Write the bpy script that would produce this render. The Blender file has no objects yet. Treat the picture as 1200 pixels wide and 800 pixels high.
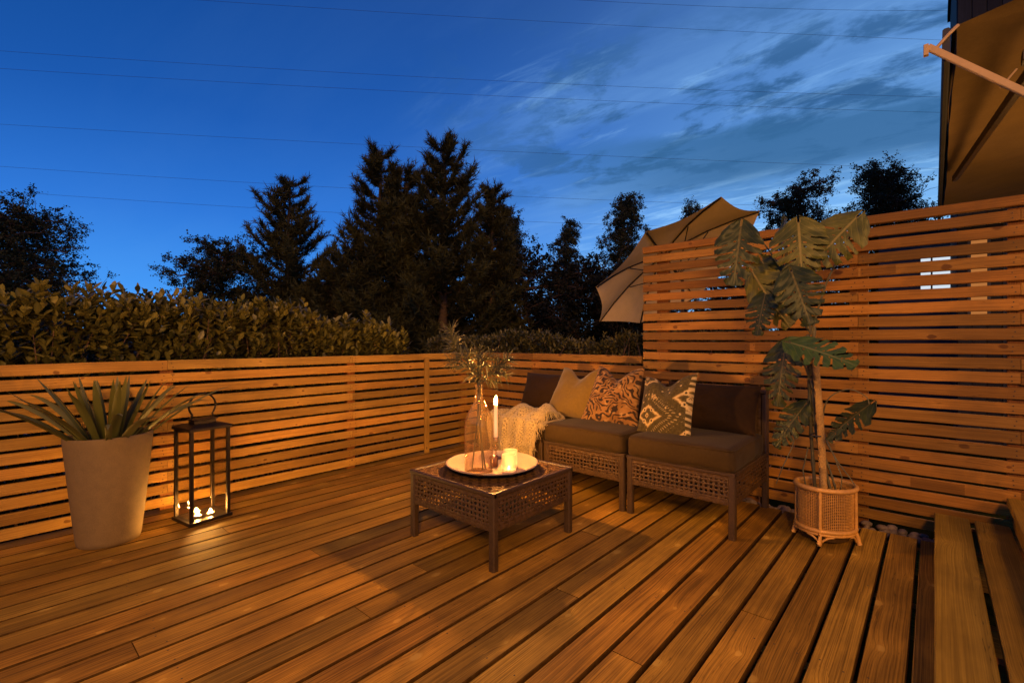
import bpy, math, random
import numpy as np
from mathutils import Vector, Matrix, noise as mnoise

R = math.radians
PI = math.pi
scene = bpy.context.scene
COL = scene.collection

# ------------------------------------------------------------------ helpers
class MB:
    """Collects faces of ONE mesh."""
    def __init__(s):
        s.v = []; s.f = []; s.uv = []; s.sd = []; s.m = []; s.col = None
    def quad(s, pts, uvs=None, seed=(0.5, 0.5), mi=0):
        b = len(s.v)
        s.v.extend([tuple(p) for p in pts])
        s.f.append(tuple(range(b, b + len(pts))))
        s.uv.append(uvs or [(0, 0)] * len(pts)); s.sd.append(seed); s.m.append(mi)
    def grid(s, P, UV=None, seed=(0.5, 0.5), close_u=False, mi=0, flip=False):
        """P[i][j] points shared between faces."""
        b = len(s.v); ni = len(P); nj = len(P[0])
        for row in P:
            s.v.extend([tuple(p) for p in row])
        for i in range(ni - 1 + (1 if close_u else 0)):
            i2 = (i + 1) % ni
            for j in range(nj - 1):
                q = [b + i * nj + j, b + i2 * nj + j, b + i2 * nj + j + 1, b + i * nj + j + 1]
                u = [(i, j), (i + 1, j), (i + 1, j + 1), (i, j + 1)]
                if flip:
                    q.reverse(); u.reverse()
                s.f.append(tuple(q))
                if UV is None:
                    s.uv.append([(a / max(1, ni - 1), c / (nj - 1)) for a, c in u])
                else:
                    s.uv.append([UV[a % ni][c] for a, c in u])
                s.sd.append(seed); s.m.append(mi)
    def cap(s, ring, seed=(0.5, 0.5), mi=0):
        s.quad(ring, [(p[0], p[1]) for p in ring], seed, mi)
    def plank(s, p0, p1, wv, tv, ch=0.003, seed=None, mi=0, segs=1, wob=0.0, edge_mi=None):
        """Chamfered board from p0 to p1 (centre line); wv, tv half-width / half-thickness vectors."""
        p0 = Vector(p0); p1 = Vector(p1); wv = Vector(wv); tv = Vector(tv)
        if seed is None: seed = (random.random(), random.random())
        w, t = wv.length, tv.length
        a, c = wv / w, tv / t
        prof = [(-w + ch, -t), (w - ch, -t), (w, -t + ch), (w, t - ch), (w - ch, t), (-w + ch, t), (-w, t - ch), (-w, -t + ch)]
        L = (p1 - p0).length
        per = [0.0]
        for k in range(8):
            q, r = prof[k], prof[(k + 1) % 8]
            per.append(per[-1] + math.hypot(r[0] - q[0], r[1] - q[1]))
        rings = []
        for i in range(segs + 1):
            tt = i / segs
            o = p0.lerp(p1, tt)
            if wob: o = o + c * (random.random() - .5) * wob + a * (random.random() - .5) * wob
            rings.append([o + a * x + c * y for x, y in prof])
        for i in range(segs):
            u0, u1 = L * i / segs, L * (i + 1) / segs
            for k in range(8):
                k2 = (k + 1) % 8
                s.quad([rings[i][k], rings[i + 1][k], rings[i + 1][k2], rings[i][k2]][::-1],
                       [(u0, per[k]), (u1, per[k]), (u1, per[k + 1]), (u0, per[k + 1])][::-1], seed, mi if edge_mi is None or k == 4 else edge_mi)
        for rg, u, rev in ((rings[0], 0, 0), (rings[-1], L, 1)):
            pts = rg[::-1] if rev else rg
            pr = prof[::-1] if rev else prof
            s.quad(pts, [(u + y, x) for x, y in pr], seed, mi if edge_mi is None else edge_mi)
    def box(s, lo, hi, along=0, ch=0.002, seed=None, mi=0):
        lo = Vector(lo); hi = Vector(hi); c = (lo + hi) / 2; h = (hi - lo) / 2
        ax = [Vector((1, 0, 0)), Vector((0, 1, 0)), Vector((0, 0, 1))]
        o1, o2 = [(1, 2), (2, 0), (0, 1)][along]
        ch = min(ch, h[o1] * .45, h[o2] * .45)
        s.plank(c - ax[along] * h[along], c + ax[along] * h[along], ax[o1] * h[o1], ax[o2] * h[o2], ch, seed, mi)
    def tube(s, pts, r, n=6, seed=(0.5, 0.5), mi=0, caps=True):
        pts = [Vector(p) for p in pts]
        rr = r if isinstance(r, (list, tuple)) else [r] * len(pts)
        up = Vector((0.13, 0.21, 0.97)); rings = []
        for i, p in enumerate(pts):
            d = (pts[min(i + 1, len(pts) - 1)] - pts[max(i - 1, 0)])
            if d.length < 1e-9: d = Vector((0, 0, 1))
            d.normalize()
            a = d.cross(up)
            if a.length < 1e-3: a = d.cross(Vector((1, 0, 0)))
            a.normalize(); b = d.cross(a)
            rings.append([p + (a * math.cos(2 * PI * k / n) + b * math.sin(2 * PI * k / n)) * rr[i] for k in range(n)])
        s.grid([[rings[i][k] for i in range(len(pts))] for k in range(n)], None, seed, True, mi)
        if caps:
            s.cap(rings[0], seed, mi); s.cap(rings[-1][::-1], seed, mi)
    def lathe(s, prof, n=40, c=(0, 0, 0), seed=(0.5, 0.5), mi=0, sq=None, rot=0, sx=1.0, sy=1.0):
        """prof = [(r,z)...] bottom->top; sq = superellipse exponent per section."""
        rings = []
        for k in range(n):
            a = 2 * PI * k / n
            row = []
            for i, (r, z) in enumerate(prof):
                f = 1.0
                if sq:
                    e = sq[i]
                    f = 1.0 / (abs(math.cos(a)) ** e + abs(math.sin(a)) ** e) ** (1.0 / e)
                row.append((c[0] + r * f * math.cos(a + rot) * sx, c[1] + r * f * math.sin(a + rot) * sy, c[2] + z))
            rings.append(row)
        s.grid(rings, None, seed, True, mi)
    def build(s, name, mats, parent=None, smooth=False, angle=None):
        me = bpy.data.meshes.new(name)
        me.from_pydata(s.v, [], s.f)
        uvl = me.uv_layers.new(name='board'); sl = me.uv_layers.new(name='seed')
        uvs = [c for f in s.uv for p in f for c in p]
        uvl.data.foreach_set('uv', np.array(uvs, dtype=np.float32))
        sds = [c for f, sd in zip(s.f, s.sd) for _ in f for c in sd]
        sl.data.foreach_set('uv', np.array(sds, dtype=np.float32))
        me.polygons.foreach_set('material_index', np.array(s.m, dtype=np.int32))
        if s.col is not None:
            ca = me.color_attributes.new('Col', 'FLOAT_COLOR', 'POINT')
            ca.data.foreach_set('color', np.array(s.col, dtype=np.float32).ravel())
        for m in (mats if isinstance(mats, (list, tuple)) else [mats]): me.materials.append(m)
        if smooth:
            me.polygons.foreach_set('use_smooth', np.ones(len(s.f), dtype=bool))
        me.update()
        if angle is not None:
            me.polygons.foreach_set('use_smooth', np.ones(len(s.f), dtype=bool))
            me.set_sharp_from_angle(angle=R(angle))
        o = bpy.data.objects.new(name, me); COL.objects.link(o)
        if parent is not None: o.parent = parent
        return o

def screw(mb, p, nrm, r=.0032):
    nrm = Vector(nrm); a = nrm.orthogonal().normalized(); c = nrm.cross(a); p = Vector(p)
    mb.quad([p + (a * math.cos(k * PI / 4) + c * math.sin(k * PI / 4)) * r for k in range(8)], None, (.5, .5), 1)

def soup(name, V, F, mat, parent=None, tint=None, smooth=False):
    """V (n,3) verts, F (m,k) faces; per-vertex tint value stored as Col."""
    me = bpy.data.meshes.new(name)
    V = np.asarray(V, dtype=np.float32); F = np.asarray(F, dtype=np.int32)
    m, k = F.shape
    me.vertices.add(len(V)); me.vertices.foreach_set('co', V.ravel())
    me.loops.add(m * k); me.loops.foreach_set('vertex_index', F.ravel())
    me.polygons.add(m)
    me.polygons.foreach_set('loop_start', np.arange(0, m * k, k, dtype=np.int32))
    me.polygons.foreach_set('loop_total', np.full(m, k, dtype=np.int32))
    if smooth: me.polygons.foreach_set('use_smooth', np.ones(m, dtype=bool))
    me.update(calc_edges=True)
    if tint is not None:
        ca = me.color_attributes.new('Col', 'FLOAT_COLOR', 'POINT')
        t = np.asarray(tint, dtype=np.float32)
        ca.data.foreach_set('color', np.stack([t, t, t, np.ones_like(t)], 1).ravel())
    me.materials.append(mat)
    o = bpy.data.objects.new(name, me); COL.objects.link(o)
    if parent is not None: o.parent = parent
    return o

def tag(o, label=None, cat=None, group=None, kind=None):
    if label: o['label'] = label
    if cat: o['category'] = cat
    if group: o['group'] = group
    if kind: o['kind'] = kind
    return o
def thing(name, label, cat, loc=(0, 0, 0), rz=0, group=None):
    o = bpy.data.objects.new(name, None); COL.objects.link(o)
    o.empty_display_size = .1
    o.location = loc; o.rotation_euler = (0, 0, rz)
    return tag(o, label, cat, group)
def copy_tree(o, parent=None):
    c = o.copy(); COL.objects.link(c); c.parent = parent
    for ch in o.children: copy_tree(ch, c)
    return c

# ------------------------------------------------------------------ materials
class NT:
    def __init__(s, nt):
        s.nt = nt; s.nt.nodes.clear()
    def n(s, typ, props=None, **inp):
        nd = s.nt.nodes.new(typ)
        for k, v in (props or {}).items(): setattr(nd, k, v)
        for k, v in inp.items():
            key = int(k[1:]) if k[0] == 'i' and k[1:].isdigit() else k.replace('_', ' ')
            sock = nd.inputs[key]
            if isinstance(v, bpy.types.NodeSocket): s.nt.links.new(v, sock)
            else: sock.default_value = v
        return nd
    def math(s, op, a, b=0.0, c=0.0, clamp=False):
        nd = s.n('ShaderNodeMath', {'operation': op, 'use_clamp': clamp}, i0=a, i1=b, i2=c)
        return nd.outputs[0]
    def vmath(s, op, a, b=(0, 0, 0)):
        nd = s.n('ShaderNodeVectorMath', {'operation': op}, i0=a, i1=b)
        return nd.outputs['Value' if op in ('LENGTH', 'DOT_PRODUCT', 'DISTANCE') else 'Vector']
    def mix(s, f, a, b, blend='MIX'):
        nd = s.nt.nodes.new('ShaderNodeMix'); nd.data_type = 'RGBA'; nd.blend_type = blend
        for i, v in ((0, f), (6, a), (7, b)):
            if isinstance(v, bpy.types.NodeSocket): s.nt.links.new(v, nd.inputs[i])
            else: nd.inputs[i].default_value = v if i == 0 else (*v[:3], 1)
        return nd.outputs[2]
    def ramp(s, f, stops, interp='LINEAR'):
        nd = s.nt.nodes.new('ShaderNodeValToRGB'); cr = nd.color_ramp; cr.interpolation = interp
        while len(cr.elements) < len(stops): cr.elements.new(.5)
        for e, (p, c) in zip(cr.elements, stops):
            e.position = p; e.color = (*c, 1) if not isinstance(c, (int, float)) else (c, c, c, 1)
        s.nt.links.new(f, nd.inputs[0])
        return nd.outputs[0]
    def noise(s, v, scale, detail=4, rough=.55, dist=0.0):
        return s.n('ShaderNodeTexNoise', None, Vector=v, Scale=scale, Detail=detail, Roughness=rough, Distortion=dist).outputs[0]
    def sstep(s, x, a, b):
        nd = s.n('ShaderNodeMapRange', {'interpolation_type': 'SMOOTHSTEP'}, Value=x)
        nd.inputs[1].default_value = a; nd.inputs[2].default_value = b
        return nd.outputs[0]
    def out(s, shader):
        o = s.nt.nodes.new('ShaderNodeOutputMaterial'); s.nt.links.new(shader, o.inputs[0])
    def bsdf(s, color, rough=.6, normal=None, spec=.4, metal=0.0, **kw):
        nd = s.nt.nodes.new('ShaderNodeBsdfPrincipled')
        def st(k, v):
            if isinstance(v, bpy.types.NodeSocket): s.nt.links.new(v, nd.inputs[k])
            else: nd.inputs[k].default_value = (*v, 1) if isinstance(v, tuple) and len(v) == 3 and 'Color' in k else v
        st('Base Color', color); st('Roughness', rough); st('Specular IOR Level', spec); st('Metallic', metal)
        if normal is not None: s.nt.links.new(normal, nd.inputs['Normal'])
        for k, v in kw.items(): st(k.replace('_', ' '), v)
        return nd.outputs[0]
    def bump(s, h, strength=.3, dist=.01):
        return s.n('ShaderNodeBump', None, Height=h, Strength=strength, Distance=dist).outputs[0]

def newmat(name):
    m = bpy.data.materials.new(name); m.use_nodes = True
    return m, NT(m.node_tree)

def wood(name, dark, light, knot, rough=.6, knots=1.0, spread=.35, bump=.35, kscale=(2.3, 8.0)):
    m, t = newmat(name)
    uv = t.n('ShaderNodeUVMap', {'uv_map': 'board'}).outputs[0]
    sd = t.n('ShaderNodeUVMap', {'uv_map': 'seed'}).outputs[0]
    sx = t.n('ShaderNodeSeparateXYZ', None, Vector=sd)
    off = t.n('ShaderNodeCombineXYZ', None, X=t.math('MULTIPLY', sx.outputs[0], 61.0), Y=t.math('MULTIPLY', sx.outputs[1], 23.0), Z=0.0).outputs[0]
    p = t.vmath('ADD', uv, off)
    vo = t.n('ShaderNodeTexVoronoi', {'voronoi_dimensions': '2D'}, Vector=t.vmath('MULTIPLY', p, (*kscale, 1)), Scale=1.0)
    d = t.vmath('SUBTRACT', t.vmath('MULTIPLY', p, (*kscale, 1)), vo.outputs['Position'])
    d = t.vmath('MULTIPLY', d, (0.62 / kscale[0], 1.0 / kscale[1], 0))
    warp = t.n('ShaderNodeTexNoise', None, Vector=p, Scale=40.0, Detail=2.0).outputs[1]
    d = t.vmath('ADD', d, t.vmath('MULTIPLY', t.vmath('SUBTRACT', warp, (.5, .5, .5)), (.012, .012, 0)))
    dist = t.vmath('LENGTH', d)
    cs = t.n('ShaderNodeSeparateColor', None, Color=vo.outputs['Color'])
    keep = t.math('GREATER_THAN', cs.outputs[0], 1.0 - .62 * knots)
    rad = t.math('MULTIPLY_ADD', cs.outputs[1], .010, .005)
    kn = t.math('MULTIPLY', keep, t.math('SUBTRACT', 1.0, t.sstep(t.math('DIVIDE', dist, rad), .75, 1.25)))
    halo = t.math('MULTIPLY', keep, t.math('POWER', 2.718, t.math('MULTIPLY', dist, -38.0)))
    low = t.noise(t.vmath('MULTIPLY', p, (.45, 5, 1)), 1.0, 2)
    spv = t.n('ShaderNodeSeparateXYZ', None, Vector=p)
    vy = t.math('ADD', spv.outputs[1], t.math('ADD', t.math('MULTIPLY', low, .035), t.math('MULTIPLY', halo, .022)))
    gv = t.n('ShaderNodeCombineXYZ', None, X=t.math('MULTIPLY', spv.outputs[0], 1.1), Y=t.math('MULTIPLY', vy, 190.0), Z=0.0).outputs[0]
    ring = t.sstep(t.noise(gv, 1.0, 3, .62), .30, .72)
    fib = t.noise(t.vmath('MULTIPLY', p, (5, 330, 1)), 1.0, 3, .6)
    mott = t.noise(t.vmath('MULTIPLY', p, (2.0, 9, 1)), 1.0, 4, .6)
    f = t.math('ADD', t.math('MULTIPLY', ring, .30), t.math('ADD', t.math('MULTIPLY', fib, .42), t.math('MULTIPLY', mott, .58)))
    f = t.math('ADD', f, t.math('MULTIPLY', halo, .25))
    col = t.mix(t.sstep(f, .36, .98), dark, light)
    col = t.mix(t.math('MULTIPLY', t.sstep(t.math('DIVIDE', dist, rad), 1.0, 2.2), 0.0), col, light)
    col = t.mix(t.math('MULTIPLY', kn, .85), col, knot)
    tint = t.math('MULTIPLY_ADD', sx.outputs[1], spread * 2, 1.0 - spread)
    hv = t.mix(sx.outputs[0], (1.08, .98, .9), (.95, 1.02, 1.05))
    col = t.mix(1.0, col, hv, 'MULTIPLY')
    v = t.n('ShaderNodeCombineXYZ', None, X=tint, Y=tint, Z=tint).outputs[0]
    col = t.mix(1.0, col, v, 'MULTIPLY')
    # weathering across the whole surface
    oc = t.n('ShaderNodeTexCoord').outputs['Object']
    dirt = t.sstep(t.noise(oc, 2.2, 5, .62), .3, .68)
    col = t.mix(t.math('MULTIPLY_ADD', dirt, -.38, .38), col, tuple(c * .5 for c in dark))
    # thin drying cracks along the grain
    cr = t.noise(t.vmath('MULTIPLY', p, (1.6, 60, 1)), 1.0, 2, .5)
    crack = t.math('MULTIPLY', t.math('SUBTRACT', 1.0, t.sstep(t.math('ABSOLUTE', t.math('SUBTRACT', cr, .5)), .002, .012)), t.sstep(mott, .5, .62))
    col = t.mix(t.math('MULTIPLY', crack, .6), col, tuple(c * .25 for c in dark))
    h = t.math('SUBTRACT', t.math('ADD', t.math('MULTIPLY', fib, .6), t.math('MULTIPLY', ring, .35)), t.math('MULTIPLY', crack, 1.2))
    rg = t.math('MULTIPLY_ADD', mott, .25, rough - .12)
    t.out(t.bsdf(col, rg, t.bump(h, bump, .0025), .15))
    return m

def plain(name, color, rough=.6, metal=0.0, spec=.4, var=.25, scale=30.0, bump=.15, dist=.002, **kw):
    m, t = newmat(name)
    oc = t.n('ShaderNodeTexCoord').outputs['Object']
    a = t.noise(oc, scale, 5, .6); b = t.noise(oc, scale * .13, 3, .5)
    f = t.math('ADD', t.math('MULTIPLY', a, .6), t.math('MULTIPLY', b, .4))
    c = t.mix(t.sstep(f, .3, .7), tuple(x * (1 - var) for x in color), tuple(min(1, x * (1 + var)) for x in color))
    t.out(t.bsdf(c, rough, t.bump(a, bump, dist), spec, metal, **kw))
    return m

def leafmat(name, dark, light, rough=.45, trans=.25, spec=.4):
    m, t = newmat(name)
    ca = t.n('ShaderNodeVertexColor', {'layer_name': 'Col'}).outputs[0]
    g = t.n('ShaderNodeSeparateColor', None, Color=ca).outputs[0]
    oc = t.n('ShaderNodeTexCoord').outputs['Object']
    g2 = t.math('ADD', g, t.math('MULTIPLY', t.math('SUBTRACT', t.noise(oc, 3.0, 3), .5), .5), clamp=True)
    c = t.mix(g2, dark, light)
    sh = t.bsdf(c, rough, None, spec)
    if trans > 0:
        tr = t.n('ShaderNodeBsdfTranslucent', None, Color=c).outputs[0]
        sh = t.n('ShaderNodeMixShader', None, i0=trans, i1=sh, i2=tr).outputs[0]
    t.out(sh)
    return m

def fabric(name, color, weave=900.0, rough=.9, var=.2, sheen=.25, bump=.35, usecol=False):
    m, t = newmat(name)
    oc = t.n('ShaderNodeTexCoord').outputs['Object']
    a = t.noise(oc, 60, 4, .6); b = t.noise(oc, 5, 3, .5)
    sp = t.n('ShaderNodeSeparateXYZ', None, Vector=oc)
    w = t.math('ADD', t.math('SINE', t.math('MULTIPLY', sp.outputs[0], weave)), t.math('SINE', t.math('MULTIPLY', t.math('ADD', sp.outputs[2], sp.outputs[1]), weave)))
    f = t.math('ADD', t.math('MULTIPLY', a, .5), t.math('MULTIPLY', b, .5))
    base = t.n('ShaderNodeVertexColor', {'layer_name': 'Col'}).outputs[0] if usecol else None
    if usecol:
        c = t.mix(1.0, base, t.mix(t.sstep(f, .3, .7), (1 - var,) * 3, (1 + var,) * 3), 'MULTIPLY')
    else:
        c = t.mix(t.sstep(f, .3, .7), tuple(x * (1 - var) for x in color), tuple(x * (1 + var) for x in color))
    h = t.math('ADD', t.math('MULTIPLY', w, .25), a)
    t.out(t.bsdf(c, rough, t.bump(h, bump, .0015), .15, Sheen_Weight=sheen, Sheen_Roughness=.5))
    return m

def emis(name, color, strength):
    m, t = newmat(name)
    t.out(t.n('ShaderNodeEmission', None, Color=(*color, 1), Strength=strength).outputs[0])
    return m

def thin_glass(name, tint, edge=.55, gl=(1, 1, 1), frost=0.0, base=.03, candle_haze=0.0):
    m, t = newmat(name)
    lw = t.n('ShaderNodeLayerWeight', None, Blend=.5)
    fc = lw.outputs[1]
    tr = t.n('ShaderNodeBsdfTransparent', None, Color=t.mix(t.math('POWER', fc, 2.2), tint, tuple(c * edge for c in tint))).outputs[0]
    g = t.n('ShaderNodeBsdfGlossy', None, Color=(*gl, 1), Roughness=.03).outputs[0]
    sh = t.n('ShaderNodeMixShader', None, i0=t.math('ADD', t.math('MULTIPLY', t.math('POWER', fc, 3.2), .62), base, clamp=True), i1=tr, i2=g).outputs[0]
    if candle_haze > 0:  # warm diffuse layer, strongest at the rim, paints candle glow on the glass
        hz = t.n('ShaderNodeAddShader', None, i0=t.n('ShaderNodeBsdfDiffuse', None, Color=(.60, .46, .30, 1)).outputs[0], i1=t.n('ShaderNodeBsdfTranslucent', None, Color=(.60, .46, .30, 1)).outputs[0]).outputs[0]
        sh = t.n('ShaderNodeMixShader', None, i0=t.math('MULTIPLY_ADD', t.math('POWER', fc, 2.6), candle_haze * 9, candle_haze, clamp=True), i1=sh, i2=hz).outputs[0]
    if frost > 0:
        df = t.n('ShaderNodeAddShader', None, i0=t.n('ShaderNodeBsdfDiffuse', None, Color=(.5, .42, .33, 1)).outputs[0],
                 i1=t.n('ShaderNodeBsdfTranslucent', None, Color=(.7, .58, .44, 1)).outputs[0]).outputs[0]
        sh = t.n('ShaderNodeMixShader', None, i0=frost, i1=sh, i2=df).outputs[0]
    t.out(sh)
    return m

def monstera_mat(name, dark, light, vein):
    m, t = newmat(name)
    uv = t.n('ShaderNodeUVMap', {'uv_map': 'board'}).outputs[0]
    sp = t.n('ShaderNodeSeparateXYZ', None, Vector=uv)
    au = t.math('ABSOLUTE', t.math('SUBTRACT', sp.outputs[0], .5))
    mid = t.math('SUBTRACT', 1.0, t.sstep(au, .012, .03))
    sv = t.math('ABSOLUTE', t.math('SINE', t.math('MULTIPLY', t.math('SUBTRACT', sp.outputs[1], t.math('MULTIPLY', au, .55)), PI * 8.0)))
    side = t.math('MULTIPLY', t.math('SUBTRACT', 1.0, t.sstep(sv, .03, .16)), .6)
    oc = t.n('ShaderNodeTexCoord').outputs['Object']
    c = t.mix(t.sstep(t.noise(oc, 11, 4), .3, .7), dark, light)
    v = t.math('MAXIMUM', mid, side)
    c = t.mix(v, c, vein)
    sh = t.bsdf(c, .43, t.bump(t.math('ADD', sv, t.math('MULTIPLY', t.noise(oc, 40, 3), .4)), .22, .004), .3)
    tr = t.n('ShaderNodeBsdfTranslucent', None, Color=c).outputs[0]
    t.out(t.n('ShaderNodeMixShader', None, i0=.15, i1=sh, i2=tr).outputs[0])
    return m

M = {}
M['deck'] = wood('deck_wood', (.105, .055, .008), (.46, .258, .032), (.52, .33, .06), .64, .9, .24, .3)
M['deck_edge'] = plain('deck_board_edge', (.06, .031, .007), .85, spec=.05, var=.4, scale=40)  # dark board sides put the shade of the gaps into colour
M['slat'] = wood('slat_wood', (.24, .125, .02), (.47, .262, .046), (.14, .055, .012), .62, .75, .36, .35, (1.7, 14.0))
M['screen'] = wood('screen_wood', (.19, .088, .015), (.38, .185, .034), (.11, .04, .010), .62, .75, .38, .35, (1.7, 14.0))
M['post'] = wood('post_wood', (.17, .06, .012), (.32, .125, .025), (.12, .05, .02), .65, .5, .1, .4)
M['step'] = wood('step_wood', (.19, .112, .014), (.42, .26, .034), (.3, .18, .03), .6, .7, .1, .3)
M['grass'] = plain('lawn_grass', (.007, .009, .003), .95, spec=.0, var=.5, scale=9, bump=.8, dist=.03)
M['stone'] = plain('pebble_stone', (.16, .12, .085), .7, var=.5, scale=25, bump=.5)
M['pot'] = plain('pot_concrete', (.155, .104, .037), .8, var=.13, scale=210, bump=.5, dist=.0015)
M['soil'] = plain('potting_soil', (.03, .02, .012), .95, var=.5, scale=90, bump=1, dist=.01)
M['blackmetal'] = plain('black_metal', (.022, .016, .012), .42, metal=.7, var=.3, scale=40, bump=.1)
M['rattan'] = plain('brown_rattan', (.064, .034, .010), .55, spec=.3, var=.38, scale=70, bump=.3)
M['rattan_frame'] = plain('rattan_frame_brown', (.048, .027, .009), .5, var=.35, scale=90, bump=.4)
M['rattan_top'] = plain('woven_rattan_top', (.085, .045, .014), .75, spec=.15, var=.4, scale=60, bump=.4)
M['cane'] = plain('natural_cane', (.52, .28, .065), .42, var=.2, scale=60, bump=.2)
M['cushion'] = fabric('brown_cushion', (.040, .023, .004), 900, .8, .2, .04)
M['backcush'] = fabric('dark_cushion', (.024, .0115, .002), 900, .85, .25, .03)
M['olive'] = fabric('olive_velvet', (.16, .10, .017), 1400, .9, .12, .25)
M['print'] = fabric('printed_fabric', (1, 1, 1), 1200, .9, .12, .1, .3, True)
M['throw'] = fabric('knit_throw', (.36, .27, .115), 420, .95, .22, .3, 1.0)
m, t = newmat('knit_throw_wool')
uv = t.n('ShaderNodeUVMap', {'uv_map': 'board'}).outputs[0]
sp = t.n('ShaderNodeSeparateXYZ', None, Vector=uv)
oc = t.n('ShaderNodeTexCoord').outputs['Object']
ww = t.math('MULTIPLY', t.noise(oc, 14, 3), 3.0)
k1 = t.math('MULTIPLY', t.math('SINE', t.math('ADD', t.math('MULTIPLY', sp.outputs[0], 95.0), ww)), t.math('SINE', t.math('ADD', t.math('MULTIPLY', sp.outputs[1], 150.0), ww)))
k2 = t.math('SINE', t.math('ADD', t.math('MULTIPLY', sp.outputs[0], 33.0), t.math('MULTIPLY', sp.outputs[1], 4.0)))
hole = t.math('MULTIPLY', t.sstep(k1, .25, .75), t.sstep(k2, -.5, .4))
c = t.mix(t.sstep(t.noise(oc, 120, 4), .3, .7), (.25, .185, .075), (.42, .33, .15))
c = t.mix(t.math('MULTIPLY', hole, .75), c, (.085, .055, .018))
t.out(t.bsdf(c, .95, t.bump(t.math('SUBTRACT', t.noise(oc, 160, 3), t.math('MULTIPLY', hole, 1.5)), 1.0, .004), .1, Sheen_Weight=.2))
M['knit'] = m
M['plate'] = plain('stoneware', (.33, .24, .16), .65, var=.08, scale=50, bump=.15)
M['vase'] = thin_glass('bottle_glass', (.985, .95, .89), .40, (1, .62, .32), 0, .025, .014)  # clear glass; amber reflection and rim colour paint in the candlelight
M['pane'] = thin_glass('lantern_glass', (.97, .96, .93), .8, (1, .95, .9), 0, .035)
M['frost'] = thin_glass('votive_glass', (.95, .88, .78), .7, (1, .95, .9), .55)
M['holder'] = thin_glass('holder_glass', (.90, .80, .68), .45, (1, .85, .65), 0, .05)
M['brownglass'] = plain('brown_cup', (.10, .032, .018), .2, var=.1, spec=.7)
m, t = newmat('candle_wax')
t.out(t.bsdf((.86, .72, .52), .5, None, .4, Subsurface_Weight=.5, Subsurface_Radius=(.02, .012, .006), Subsurface_Scale=.6, Emission_Color=(1.0, .42, .12), Emission_Strength=.55))  # emission paints the flame's glow into the wax
M['wax'] = m
m, t = newmat('tealight_wax')
t.out(t.bsdf((.86, .74, .55), .5, None, .4, Emission_Color=(1.0, .55, .2), Emission_Strength=.7))  # wax made to glow, standing in for flame light on it
M['glow_wax'] = m
M['tin'] = plain('tealight_tin', (.5, .45, .4), .3, .9, var=.1)
M['wick'] = plain('wick', (.01, .008, .006), .9)
M['flame'] = emis('candle_flame', (1.0, .42, .085), 11000)
M['flame_lantern'] = emis('lantern_flame', (1.0, .46, .10), 2400)
M['flame_votive'] = emis('votive_flame', (1.0, .48, .13), 190)
M['yucca'] = leafmat('spiky_leaf', (.065, .074, .014), (.18, .168, .036), .42, .12)
M['sprig'] = leafmat('sprig_needles', (.05, .055, .02), (.17, .15, .06), .45, .2)
M['stem'] = plain('plant_stem', (.09, .08, .035), .6, var=.4, scale=30)
M['mon_dark'] = monstera_mat('monstera_dark', (.016, .026, .005), (.038, .050, .009), (.10, .085, .02))
M['mon_olive'] = monstera_mat('monstera_olive', (.058, .066, .009), (.135, .132, .018), (.24, .20, .046))
M['mon_green'] = monstera_mat('monstera_green', (.035, .07, .012), (.07, .115, .02), (.17, .17, .045))
M['coir'] = plain('coir_pole', (.36, .215, .06), .95, var=.4, scale=160, bump=1.0, dist=.006)
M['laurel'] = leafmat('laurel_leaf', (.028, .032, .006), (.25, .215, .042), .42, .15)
M['laurel_far'] = leafmat('far_hedge_leaf', (.045, .045, .010), (.23, .19, .05), .5, .15)
M['bark'] = plain('bark', (.07, .045, .03), .9, var=.4, scale=20, bump=.8, dist=.02)
M['twig'] = plain('twig', (.13, .07, .04), .8, var=.3, scale=40)
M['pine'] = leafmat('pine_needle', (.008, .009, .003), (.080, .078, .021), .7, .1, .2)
M['birchbark'] = plain('birch_bark', (.10, .09, .08), .8, var=.6, scale=8)
M['birch'] = leafmat('birch_leaf', (.008, .012, .005), (.040, .052, .018), .6, .2, .2)
M['dark_tree'] = leafmat('dark_leaf', (.004, .006, .003), (.011, .014, .006), .7, .1, .2)
M['canvas'] = fabric('parasol_canvas', (.74, .54, .27), 700, .9, .08, .1, .2)
M['awncloth'] = fabric('awning_canvas', (.185, .118, .042), 500, .9, .14, .1, .2)
M['rib'] = plain('rib_metal', (.025, .02, .018), .5, .3)
M['armpaint'] = plain('arm_paint', (.50, .33, .13), .45, var=.06)
M['darkpaint'] = plain('dark_paint', (.03, .03, .035), .6)
M['cladding'] = wood('house_cladding', (.012, .013, .016), (.028, .031, .038), (.01, .01, .01), .7, .2, .35)
M['roof'] = plain('roof_dark', (.03, .028, .028), .85, scale=12)
M['winlit'] = emis('lit_window_cool', (.80, .90, 1.0), .85)
M['winwarm'] = emis('lit_window_warm', (1.0, .36, .09), .45)
M['winfar'] = emis('far_window', (1.0, .62, .28), 2.2)
M['screw'] = plain('screw_head', (.05, .035, .025), .5, .6)
M['wire'] = plain('wire_black', (.03, .04, .07), .7)

# ------------------------------------------------------------------ ground, deck, steps
random.seed(11)
mb = MB()
mb.quad([(-400, -400, -.4), (400, -400, -.4), (400, 400, -.4), (-400, 400, -.4)], [(-400, -400), (400, -400), (400, 400), (-400, 400)])
tag(mb.build('ground', M['grass']), kind='structure')

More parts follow.
